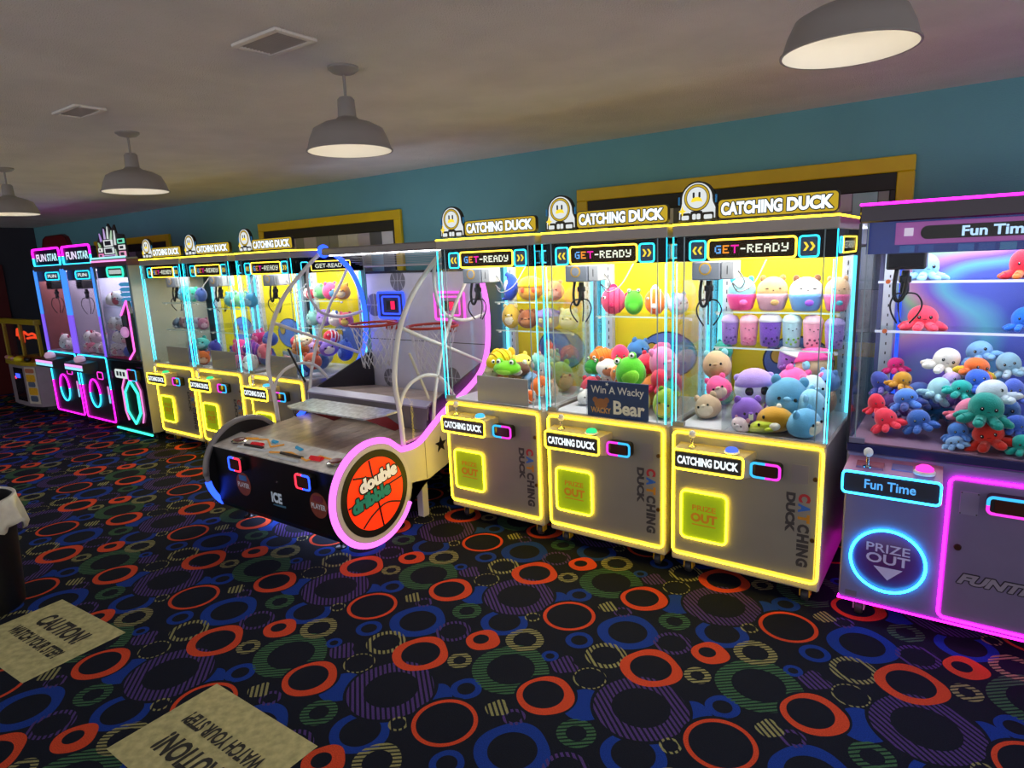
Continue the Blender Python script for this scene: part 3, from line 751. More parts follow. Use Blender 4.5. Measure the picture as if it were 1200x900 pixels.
# ================================================================== magenta machine at the right edge
def holo_material():
    m = bpy.data.materials.new('holographic_film'); m.use_nodes = True; nt = m.node_tree; b = nt.nodes['Principled BSDF']
    tc = nn(nt, 'ShaderNodeTexCoord'); n = nn(nt, 'ShaderNodeTexNoise'); n.inputs['Scale'].default_value = 2.0; n.inputs['Detail'].default_value = 0; n.inputs['Distortion'].default_value = .25
    nt.links.new(tc.outputs['Object'], n.inputs['Vector'])
    cr = nn(nt, 'ShaderNodeValToRGB'); e = cr.color_ramp.elements
    cols = [(.30, '#5a6ad0'), (.38, '#6fc0d8'), (.45, '#8a6ad8'), (.51, '#cf94bc'), (.56, '#9fc7a0'), (.61, '#6a7ad8'), (.68, '#a884d8'), (.76, '#62b8e0')]
    e[0].position = cols[0][0]; e[0].color = (*L(cols[0][1]), 1); e[1].position = cols[-1][0]; e[1].color = (*L(cols[-1][1]), 1)
    for p_, c_ in cols[1:-1]: q = e.new(p_); q.color = (*L(c_), 1)
    nt.links.new(n.outputs['Fac'], cr.inputs[0]); nt.links.new(cr.outputs[0], b.inputs['Base Color'])
    b.inputs['Metallic'].default_value = .35; b.inputs['Roughness'].default_value = .35
    return m
def fun_time():
    Wd, D = .92, .82
    t = thing('claw_machine', 'lavender claw machine with magenta neon and a round Prize Out hatch, at the right edge', 'claw machine', (2.486, .01, 0))
    lav = mat('lavender_paint', '#736e9c', .35, .1, noise=.04)
    MB().box(0, Wd, 0, D, .11, .86, .008).build('base_cabinet', lav, t)
    MB().box(-.004, Wd+.004, -.008, D, .86, .90, .004).build('waist_band', mat('navy_band', '#1b1a52', .3, noise=.05), t)
    MB().tube([(0, D-.02, .108), (0, -.004, .108), (Wd, -.004, .108), (Wd, D-.02, .108)], .0058, 8).build('bottom_neon', NM, t)
    d = MB().box(.418, .895, -.010, 0, .14, .79, .004).build('front_door', mat('violet_door', '#756a8c', .35, .1, noise=.04), t)
    neon_rect('door_neon', .410, .905, .132, .80, .03, -.012, .0068, NM, t, 8)
    MB().lathe([(0, -.008), (.013, -.008), (.015, 0)], (.46, -.010, .482), 18, 'y').build('lock', mat('brown_lock', '#4a2a22', .35, .6, noise=.1), d, True)
    pl = MB().box(.452, .519, -.0115, -.010, .638, .742, .001).build('cover_plate', mat('violet_plate', '#847a98', .36, .2, noise=.04), d)
    for x in (.456, .515):
        for z in (.643, .737): MB().lathe([(0, -.0015), (.003, -.001), (.0032, 0)], (x, -.0115, z), 10, 'y').build('screw', DGREY, pl)
    outlined('FUNTIME', (.468, -.0102, .315), FX, FZ, .37, .048, .005, mat('funtime_grey', '#8d8496', .4, noise=.05), mat('funtime_dark', '#1d1426', .4, noise=.05), d, .05, .0004, .35)
    reader(t, .543, .70, .672, .754, -.010, RC, RP, True)
    p = MB().lathe([(0, -.006), (.142, -.006), (.15, 0)], (.197, -.001, .345), 48, 'y').build('prize_door', mat('plum_flap', '#5a2a6a', .3, noise=.05), t, True)
    MB().tube(xz(circ(.197, .345, .153, 48), -.012), .0062, 8, True).build('flap_neon', neon('neon_sky', (.02, .55, 1), 11.0), p, 'all')
    wl = mat('lilac_print', '#b9aad0', .5, emit='#8f86b0', es=.15, noise=.04)
    text('lettering', 'PRIZE', (.108, -.0072, .385), FX, FZ, .178, .042, wl, p, .012, lift=.0006)
    text('lettering', 'OUT', (.110, -.0072, .328), FX, FZ, .178, .050, wl, p, .02, lift=.0006)
    MB().prism([(.143, .312), (.262, .312), (.203, .250)], -.0085, -.007).build('arrow_mark', wl, p)
    MB().box(.03, .08, -.0015, 0, .125, .155).build('sticker', mat('grey_sticker', '#5c5868', .6, noise=.1), t)
    c = MB().hull([(0, -.10, .69), (.385, -.10, .69), (0, -.10, .79), (.385, -.10, .79), (0, 0, .66), (.39, 0, .66), (.015, 0, .84), (.38, 0, .84)]).build('control_panel', mat('pink_control_shell', '#b77a9c', .35, noise=.1, nscale=25), t)
    MB().prism(rrect(.006, .379, .696, .786, .014), -.104, -.10).build('sign_face', mat('sign_slate', '#2a2c3a', .4, noise=.06), c)
    neon_rect('sign_neon', .002, .383, .691, .793, .018, -.105, .005, neon('neon_azure', (.02, .45, 1), 9.0), c)
    text('lettering', 'Fun Time', (.092, -.1045, .722), FX, FZ, .20, .044, neon('azure_letters', (.10, .42, 1), 1.1), c, .02, lift=.0008)
    for (a, b_, y0, m_) in ((.05, .16, -.07, '#8f2f4a'), (.19, .27, -.06, '#6a5a9a')):
        MB().hull([(a, y0, .815), (b_, y0, .815), (a, y0+.035, .831), (b_, y0+.035, .831), (a, y0, .8), (b_, y0, .8), (a, y0+.035, .81), (b_, y0+.035, .81)]).build('button_label', mat('control_label'+m_, m_, .4, noise=.1), c)
    joystick(t, .095, -.06, .812, WHITEP)
    b = MB().lathe([(0, 0), (.042, 0), (.042, .01), (.036, .016), (0, .016)], (.315, -.055, .812), 24).build('push_button', WHITEP, t, True)
    MB().lathe([(.035, .016), (.034, .028), (.02, .038), (0, .04)], (.315, -.055, .812), 24).build('cap', neon('button_pink', (1, .05, .5), 1.8), b, True)
    for x in (.085, Wd-.085):
        for y in (.085, D-.1): caster(t, x, y, mat('pink_caster', '#c58ab0', .4, noise=.05))
    # cabin
    MB().box(.01, Wd-.01, .006, D-.01, .90, .906).build('cabin_floor', mat('mauve_floor', '#8a6f86', .3, noise=.05), t)
    for nm, bx in (('front_glass', (.004, Wd-.004, .0, .005)), ('side_glass', (.001, .006, .006, D-.02)), ('side_glass', (Wd-.006, Wd-.001, .006, D-.02))):
        MB().box(bx[0], bx[1], bx[2], bx[3], .90, 1.902).build(nm, GLASS, t)
    MB().box(.0, .07, -.003, .02, .90, .925, .002).build('glass_clamp', mat('clamp_violet', '#77738c', .4, .3, noise=.05), t)
    for x in (.0, Wd): MB().box(x-.006, x+.006, -.004, .006, .90, 1.902).build('corner_post', mat('dark_edge', '#22222e', .3, noise=.06), t)
    MB().box(.027, .0315, .006, .011, .905, 1.90).build('glass_edge', POSTM, t)
    bk = MB().box(.09, Wd-.09, D-.022, D-.012, .905, 1.90).build('back_panel', holo_material(), t)
    MB().box(.004, Wd-.004, D-.012, D, .90, 1.905).build('rear_shell', lav, t)
    for x in (.06, Wd-.06):
        q = MB().box(x-.03, x+.03, D-.06, D-.014, .906, 1.90, .003).build('slotted_post', WPOST, t); m = MB()
        for k in range(18): m.box(x-.003, x+.003, D-.0615, D-.06, .95+k*.052, .965+k*.052)
        m.build('slot', DGREY, q)['kind'] = 'stuff'
    MB().cyl((.11, D-.03, .91), (.11, D-.03, 1.89), .009, n=8).build('light_strip', neon('strip_deep_blue', (.02, .08, .8), 1.6), t, 'all')
    MB().box(-.006, Wd+.006, -.008, D, 1.902, 1.978, .006).build('header', mat('plum_header', '#2a1030', .12, noise=.08), t)
    MB().tube([(-.004, D-.02, 1.980), (-.004, -.006, 1.980), (Wd+.004, -.006, 1.980), (Wd+.004, D-.02, 1.980)], .0055, 8).build('top_neon', NM, t)
    mb_ = MB().box(.02, Wd-.02, .045, .055, 1.765, 1.902).build('marquee_board', mat('marquee_blue', '#1d3f9a', .25, emit='#12287a', es=.25, noise=.1, nscale=10), t)
    MB().box(.13, Wd-.13, .041, .045, 1.802, 1.896, .002).build('marquee_face', mat('marquee_pink', '#b06ab8', .25, emit='#a03aa0', es=.3, noise=.06), mb_)
    for k in range(9):
        if k in (2, 6): continue
        MB().box(.15+k*.07, .205+k*.07, .041, .045, 1.768, 1.797).build('marquee_tile', mat('tile_blue_%d' % (k % 3), ('#3a78c8', '#2a54b0', '#4a90c0')[k % 3], .25, emit='#1d4a9a', es=.2, noise=.05), mb_)
    MB().prism(rrect(.224, .70, 1.822, 1.878, .026), .037, .041).build('sign_pill', BLACK, mb_)
    MB().box(.163, .197, .038, .041, 1.838, 1.872).build('marquee_tile', neon('tile_lit', (.75, .65, .85), .8), mb_)
    text('lettering', 'Fun Time', (.369, .0368, 1.829), FX, FZ, .235, .042, neon('fun_letters', (.45, .68, 1), 1.2), mb_, .03, lift=.0006)
    MB().box(.06, Wd-.06, .08, .70, 1.890, 1.899).build('cabin_lamp', neon('led_cool', (.78, .82, 1), CABIN_LED*.75), t)
    for z in (1.62, 1.37):
        s_ = MB().box(.03, Wd-.03, .50, D-.03, z-.006, z).build('shelf', SHELFM, t)
        MB().box(.03, Wd-.03, .496, .5005, z-.009, z+.003).build('shelf_edge', mat('white_shelf_edge', '#dfe4f2', .35, emit='#aab4d8', es=.3, noise=.03), s_)
        MB().lathe([(0, -.02), (.011, -.02), (.011, 0), (0, 0)], (.075, .50, z), 14, 'y').build('bracket', mat('orange_stud', '#c8622a', .4, noise=.05), s_, True)
    for x in (.04, Wd-.04): MB().box(x-.008, x+.008, .06, D-.07, 1.795, 1.812, .002).build('rail', CHROME, t)
    MB().box(.13, .165, .14, .16, 1.78, 1.90).build('carriage_arm', CHROME, t)
    claw(t, .16, .25, 1.69, 1.44, True, True, True)
    MB().box(.375, .379, .02, .40, .907, 1.10).build('chute_wall', SH, t)
    return t
fun_time()

# ================================================================== two narrow machines with violet light at the far left
def star_machine(x, w, label, inner):
    D = .80
    t = thing('claw_machine', label, 'claw machine', (x, 0, 0), 0, 'violet lit star claw machines')
    body = mat('charcoal_cabinet', '#2b2830', .35, noise=.06)
    MB().box(0, w, 0, D, .09, .885, .008).build('base_cabinet', body, t)
    def split(nm, pts, y, zc, r, lo, hi):
        A = [q for q in pts if q[1] >= zc]; B = [q for q in pts if q[1] < zc]
        cx = sum(q[0] for q in pts)/len(pts)
        ka = lambda q: math.atan2(q[1]-zc, q[0]-cx)
        A.sort(key=ka); B.sort(key=ka)
        xl, xr = min(q[0] for q in pts), max(q[0] for q in pts)
        A = [(xr, zc)]+A+[(xl, zc)]; B = [(xl, zc)]+B+[(xr, zc)]
        MB().tube(xz(A, y), r, 8).build(nm, hi, t, 'all'); MB().tube(xz(B, y), r, 8).build(nm, lo, t, 'all')
    split('front_neon', rrect(.012, w-.012, .105, .875, .03), -.008, .5, .0085, NMd, NCd)
    c_ = (w*.42, .42)
    split('ring_neon', circ(c_[0], c_[1], .135, 32, rz=.17), -.008, .42, .009, NCd, NMd)
    MB().lathe([(0, -.004), (.11, -.004), (.12, 0)], (c_[0], -.001, c_[1]), 32, 'y').build('prize_door', BLACK, t, True)
    c = MB().hull([(-.03, -.15, .70), (w*.62, -.15, .70), (-.03, -.15, .80), (w*.62, -.15, .80), (0, 0, .66), (w*.66, 0, .66), (0, 0, .82), (w*.66, 0, .82)]).build('control_panel', BLACK, t)
    MB().box(-.01, w*.60, -.157, -.15, .755, .785, .002).build('light_bar', neon('bar_pink', (.85, .35, .8), 1.2), c)
    MB().box(-.01, w*.60, -.157, -.15, .72, .752, .002).build('light_bar', neon('bar_ice', (.3, .75, 1), 1.2), c)
    MB().ell((w*.28, -.07, .835), (.075, .06, .05), 20, 12).build('control_dome', mat('pale_pink_dome', '#e6c3d8', .3, emit='#d8a8c8', es=.3, noise=.03), c, 'all')
    reader(t, w*.74, w*.93, .62, .71, -.002, RP, RP)
    MB().box(w*.86, w*.90, -.006, 0, .33, .43).build('gradient_tag', neon('tag_ice', (.35, .7, 1), .9), t); MB().box(w*.86, w*.90, -.006, 0, .43, .53).build('gradient_tag', neon('tag_pink', (.85, .3, .8), .9), t)
    MB().box(.01, w-.01, .006, D-.01, .885, .89).build('cabin_floor', mat('mauve_floor', '#8a6f86'), t)
    for nm, bx in (('front_glass', (.004, w-.004, .0, .005)), ('side_glass', (.001, .006, .006, D-.02)), ('side_glass', (w-.006, w-.001, .006, D-.02))):
        MB().box(bx[0], bx[1], bx[2], bx[3], .885, 1.90).build(nm, GLASS, t)
    for xx in (.012, w-.012):
        MB().box(xx-.016, xx+.016, -.01, .02, 1.35, 1.90, .004).build('light_column', neon('column_blue', (.06, .28, 1), 1.2), t); MB().box(xx-.016, xx+.016, -.01, .02, .885, 1.35, .004).build('light_column', neon('column_violet', (.24, .12, .95), 1.0), t)
    MB().box(.004, w-.004, D-.012, D, .885, 1.905).build('rear_shell', mat('mauve_shell', '#84707c', .4, noise=.05), t)
    MB().box(.007, .012, .03, D-.02, .89, 1.88).build('lining_board', inner, t)
    MB().box(-.004, w+.004, -.006, D, 1.88, 1.945, .004).build('header', mat('grey_violet_header', '#5c5866', .4, .2, noise=.05), t)
    b = MB().box(.01, w-.01, .03, .04, 1.76, 1.88).build('marquee_board', mat('marquee_plum', '#2a1430', .3, noise=.06), t)
    neon_rect('marquee_neon', w*.33, w*.80, 1.775, 1.865, .03, .024, .008, NCd, b); text('lettering', 'FUN', (w*.40, .028, 1.80), FX, FZ, w*.30, .04, LETW, b, .03, lift=.002)
    g = MB().prism(rrect(.03, w-.03, 1.955, 2.14, .03), .02, .09).build('top_sign', mat('sign_indigo', '#0f0f30', .3, noise=.06), t)
    P = rrect(.02, w-.02, 1.945, 2.15, .035)
    split('top_neon', P, .012, 2.045, .012, NCd, NMd)
    text('lettering', 'FUN', (.10, .0195, 2.0), FX, FZ, w*.36, .09, neon('sign_lilac', (.85, .75, 1), 1.1), g, .03, lift=.001); text('lettering', 'STAR', (.10+w*.40, .0195, 2.0), FX, FZ, w*.36, .09, neon('sign_ice', (.55, .9, 1), 1.1), g, .03, lift=.001)
    MB().box(.06, w-.06, .05, .60, 1.868, 1.878).build('cabin_lamp', neon('led_lilac', (.95, .82, 1), CABIN_LED*.8), t)
    claw(t, w*.36, .10, 1.66, 1.36, True, False, True)
    for xx in (.085, w-.085):
        for y in (.085, .70): caster(t, xx, y, DGREY)
    return t
star_machine(-6.80, .83, 'leftmost narrow claw machine with blue and magenta neon outlines, nearly empty inside', mat('red_brown_lining', '#8a5050', .5, noise=.06))
star_machine(-5.915, .775, 'narrow blue and magenta neon claw machine beside the dark green-hexagon machine', mat('grey_lilac_lining', '#a39cae', .5, noise=.06))

def hex_machine():
    w, D = .80, .80
    t = thing('prize_machine', 'black prize machine with a mint green hexagon and a slanted pink frame', 'prize machine', (-5.115, 0, 0))
    MB().box(0, w, 0, D, .08, .86, .008).build('base_cabinet', mat('gloss_black_cabinet', '#121115', .18, noise=.1), t)
    MB().box(w, w+.012, .004, D, .08, 1.90, .003).build('side_panel', mat('pale_side_panel', '#b9b6a8', .35, noise=.05), t)
    MB().tube([(0, -.012, .06), (w+.01, -.012, .06)], .013, 8).build('bottom_neon', NG, t); MB().box(0, w, -.002, .02, .045, .08).build('kick_plate', BLACK, t)
    MB().box(-.004, w+.004, -.012, D, .86, .885, .004).build('waist_band', BLACK, t)
    hx = lambda s: [(.47+s*.14*a, .40+s*.24*b) for a, b in ((0, 1), (1, .45), (1, -.45), (0, -1), (-1, -.45), (-1, .45))]
    h = MB().prism(hx(1), -.006, 0).build('prize_door', mat('dark_teal_flap', '#0c2422', .3, noise=.08), t)
    MB().tube(xz(hx(1.02), -.01), .014, 8, True).build('flap_neon', NG, h, 'all')
    for s in (-1, 1): MB().tube(xz([(.47+s*.13, .66), (.47+s*.21, .55), (.47+s*.21, .28), (.47+s*.16, .18)], -.008), .009, 8).build('accent_neon', neon('accent_pink', (1, .25, .7), 1.2), t)
    MB().prism(rrect(.13, .43, .66, .76, .03), -.006, 0).build('lit_plate', neon('plate_white', (.85, .95, .92), .8), t)
    for k in range(3): MB().box(.17+k*.075, .22+k*.075, -.0075, -.006, .685, .735, .002).build('plate_print', mat('plate_ink', '#4a5a5a', .5, noise=.05), t)
    reader(t, .53, .73, .66, .79, -.002, RP, RC)
    MB().box(.01, w-.01, .006, D-.01, .885, .89).build('cabin_floor', mat('hot_pink_floor', '#e0307a', .4, noise=.05), t)
    for nm, bx in (('front_glass', (.004, w-.004, .0, .005)), ('side_glass', (.001, .006, .006, D-.02)), ('side_glass', (w-.006, w-.001, .006, D-.02))):
        MB().box(bx[0], bx[1], bx[2], bx[3], .885, 1.90).build(nm, GLASS, t)
    for xx in (.008, w-.008): MB().box(xx-.01, xx+.01, -.004, .012, .885, 1.90, .003).build('corner_post', mat('dusk_post', '#5d7d92', .3, noise=.05), t)
    MB().box(.004, w-.004, D-.012, D, .885, 1.905).build('rear_shell', mat('lilac_shell', '#a9a6c4', .4, noise=.05), t)
    MB().box(.007, .012, .03, D-.02, .89, 1.90).build('lining_board', mat('pale_lilac_lining', '#c6c2dc', .5, noise=.05), t)
    fr = MB().prism([(.80, .90), (.80, 1.40), (.755, 1.53), (.60, 1.36), (.62, 1.02), (.70, .90)], -.05, -.008).build('slanted_panel', BLACK, t)
    MB().tube(xz([(.66, .905), (.795, 1.0), (.795, 1.40), (.775, 1.53), (.62, 1.38)], -.055), .011, 8).build('panel_neon', neon('panel_pink', (1, .12, .62), 1.8), fr, 'all')
    MB().ell((.66, -.06, 1.20), (.07, .035, .06), 20, 12).build('push_button', mat('lilac_button', '#d9a8d8', .3, emit='#c890c8', es=.5, noise=.03), fr, 'all')
    MB().box(.64, .72, -.056, -.05, 1.27, 1.38).build('window_slot', mat('slot_grey', '#55606a', .3, noise=.05), fr)
    MB().box(-.004, w+.012, -.008, D, 1.90, 1.965, .004).build('header', mat('mauve_header', '#6a4058', .4, .1, noise=.05), t)
    MB().tube([(0, -.01, 1.955), (w+.01, -.01, 1.955)], .009, 8).build('top_neon', neon('top_pink', (1, .3, .7), 1.4), t); MB().tube([(0, -.01, 1.99), (w+.01, -.01, 1.99)], .009, 8).build('top_neon', neon('top_aqua', (.35, .95, .9), 1.2), t)
    MB().box(0, w, -.005, .12, 1.965, 1.985).build('topper_base', MGREY, t)
    b = MB().box(.01, w-.01, .03, .04, 1.775, 1.90).build('marquee_board', BLACK, t)
    neon_rect('marquee_neon', .27, .63, 1.785, 1.885, .03, .024, .011, NG, b); MB().prism(rrect(.31, .58, 1.815, 1.86, .012), .024, .03).build('lit_plate', neon('plate_white', (.85, .95, .92), .8), b)
    # cut-out topper: lit tiles, leaves and a spiky crown
    g = MB().prism([(.08, 1.985), (.08, 2.16), (.14, 2.22), (.22, 2.24), (.26, 2.32), (.33, 2.27), (.38, 2.35), (.45, 2.28), (.52, 2.33), (.55, 2.24), (.70, 2.22), (.74, 1.985)], .05, .07).build('topper_board', mat('topper_dark', '#26232c', .5, noise=.1), t)
    for (a, b_, c, d, colr) in ((.09, .20, 1.995, 2.04, (1, .3, .65)), (.10, .19, 2.055, 2.10, (.9, .95, .9)), (.58, .72, 1.995, 2.05, (1, .45, .7)), (.58, .72, 2.065, 2.115, (.92, .92, .92)), (.57, .72, 2.13, 2.18, (.2, .9, .6)), (.24, .46, 2.03, 2.10, (.8, .9, .9)), (.25, .45, 2.11, 2.18, (.9, .95, .95)), (.20, .50, 1.995, 2.02, (.7, .5, .95))):
        f = MB().prism(rrect(a, b_, c, d, .008), .042, .05).build('lit_tile', neon('tile_%02x%02x%02x' % tuple(int(255*q) for q in colr), colr, .8), g)
        MB().prism(rrect(a+.03, b_-.03, c+.012, d-.012, .004), .040, .042).build('tile_print', mat('tile_ink', '#3a3a44', .5, noise=.05), f)
    for (a, z, w_, h_, tilt, colr) in ((.20, 2.17, .03, .09, -.3, (.55, .35, .85)), (.29, 2.19, .025, .11, 0, (.7, .5, .95)), (.36, 2.19, .025, .13, .15, (.85, .95, .9)), (.43, 2.18, .03, .10, .35, (.55, .8, .55)), (.51, 2.12, .028, .15, .1, (.9, .95, .95)), (.15, 2.11, .03, .06, -.6, (.45, .75, .35)), (.51, 2.0, .02, .08, -.2, (.6, .8, .6))):
        P = [(-.5, 0), (.5, 0), (.35, .5), (0, 1), (-.4, .45)]
        MB().prism([(a+(p*w_)*math.cos(tilt)+q*h_*math.sin(tilt), z-(p*w_)*math.sin(tilt)+q*h_*math.cos(tilt)) for p, q in P], .040, .05).build('leaf_cutout', neon('leaf_%02x%02x%02x' % tuple(int(255*q) for q in colr), colr, .7), g)
    MB().box(.06, w-.06, .05, .60, 1.885, 1.895).build('cabin_lamp', neon('led_cool2', (.85, .85, 1), CABIN_LED*.9), t)
    for k in range(5): MB().lathe([(.0, 0), (.12, 0), (.14, .02), (.12, .04), (0, .04)], (.50, .17, 1.46+k*.055), 20).build('stacked_disc', neon('disc_blue', (.1, .5, .95), .7), t, True)
    MB().box(.02, .78, .05, .76, 1.44, 1.455).build('shelf', SHELFM, t)
    for xx in (.085, w-.085):
        for y in (.085, .70): MB().cyl((xx, y, 0), (xx, y, .085), .02).build('foot', DGREY, t)
    return t
hex_machine()

def pusher_machine():
    t = thing('coin_pusher', 'low rounded game with yellow trim and red squiggle light at the far left', 'arcade game', (-8.25, -.12, 0))
    oct_ = [(0, .25), (.22, .03), (.45, 0), (.85, 0), (1.10, .06), (1.25, .28), (1.25, .85), (0, .85)]
    MB().prism(oct_, .10, .66, 'xy').build('base_cabinet', mat('grey_brown_cabinet', '#8a7f88', .45, noise=.08), t)
    MB().prism([((q[0]-.62)*1.05+.62, (q[1]-.45)*1.05+.45) for q in oct_], .66, .71, 'xy').build('deck', mat('olive_yellow_deck', '#a58f12', .4, noise=.08), t)
    MB().prism([((q[0]-.62)*.9+.62, (q[1]-.45)*.9+.48) for q in oct_], .04, .10, 'xy').build('plinth', BLACK, t)
    MB().box(.48, .80, -.006, .0, .16, .62).build('dark_panel', mat('dark_glass_panel', '#1a1418', .15, noise=.1), t)
    p = MB().box(.865, 1.085, .0, .012, .14, .64).build('sticker_panel', mat('cream_sticker', '#c9bfae', .5, noise=.08), t); p.rotation_euler = (0, 0, .235); p.location = (.02, -.20, 0)
    for k, (colr, z0, z1, xa, xb) in enumerate((('#d9a515', .44, .54, .88, 1.06), ('#55627a', .37, .44, .90, 1.04), ('#d9a515', .26, .36, .89, 1.07), ('#4d5a72', .17, .25, .90, 1.05), ('#b06a4a', .56, .62, .88, 1.06))):
        MB().prism(rrect(xa, xb, z0, z1, .025), -.003, 0).build('sticker_print', mat('sticker_ink_%d' % k, colr, .5, noise=.15, nscale=40), p)
    MB().tube(smooth_path([(.05, .20, .60), (.09, .17, .42), (.16, .10, .15)], 5), .014, 8).build('edge_light', neon('edge_amber', (1, .5, .15), 1.1), t, 'all')
    MB().box(.56, .70, -.014, -.006, .48, .54, .004).build('coin_light', neon('coin_blue', (.05, .1, 1), 1.5), t); MB().box(.52, .56, -.014, -.006, .46, .5, .004).build('coin_light', neon('coin_red', (1, .05, .15), 1.2), t)
    for x in (.02, .62, 1.22): MB().box(x-.02, x+.02, .10, .14, .71, 1.22, .004).build('frame_post', mat('olive_yellow_deck', ''), t)
    MB().box(0, 1.25, .08, .16, 1.20, 1.27, .006).build('frame_beam', mat('olive_yellow_deck', ''), t)
    MB().box(0, 1.25, .80, .84, .71, 1.25).build('back_wall', mat('dark_red_wall', '#2c1414', .5, noise=.1), t)
    MB().box(.04, 1.21, .105, .11, .72, 1.20).build('front_glass', GLASS, t)
    P = [(.30, .17, 1.02), (.35, .17, 1.12), (.40, .17, .98), (.43, .17, 1.10), (.50, .17, .93), (.54, .17, 1.08), (.7, .17, 1.05), (.86, .17, 1.07), (1.02, .17, 1.02), (.86, .17, 1.02), (.66, .17, 1.0)]
    MB().tube(smooth_path(P, 4), .016, 8).build('squiggle_light', neon('squiggle_red', (1, .07, .02), 1.3), t, 'all')
    for k, (x, y, z, r_, colr) in enumerate(((.30, .05, .735, .05, '#d8c21c'), (.45, .03, .73, .05, '#e0a8a8'), (.66, .03, .735, .085, '#dcd21c'), (.90, .05, .74, .06, '#1b1b1e'), (.15, .06, .73, .05, '#d89a9a'))):
        MB().ell((x, y, z), (r_*1.3, r_*.7, r_*.5), 16, 8).build('deck_shell', mat('shell_%d' % k, colr, .4, noise=.05), t, 'all')
    for x, y in ((.25, .3), (1.0, .3), (.25, .7), (1.0, .7)): MB().cyl((x, y, 0), (x, y, .045), .025).build('foot', DGREY, t)
    return t
pusher_machine()
struct(MB().box(X0, X0+.04, -.5, .52, 0, 2.03, .004).build('door_1', mat('dark_red_door', '#5a1414', .5, noise=.08)), 'dark red door on the far left wall')
def red_arch():
    t = thing('wall_sign', 'dark red arched sign on the wall above the leftmost machine', 'sign', (-8.75, YW, 2.08))
    P = [(-.5, 0), (-.5, .2), (-.42, .32), (-.3, .36), (.3, .36), (.42, .32), (.5, .2), (.5, 0)]
    MB().prism(P, -.05, -.001).build('board', mat('red_sign_board', '#7a1a1e', .5, noise=.06), t)
    MB().tube([(q[0]*.98, -.052, q[1]*.98) for q in P], .008, 6, True).build('rim', mat('red_sign_rim', '#4a1012', .5, noise=.06), t)
red_arch()

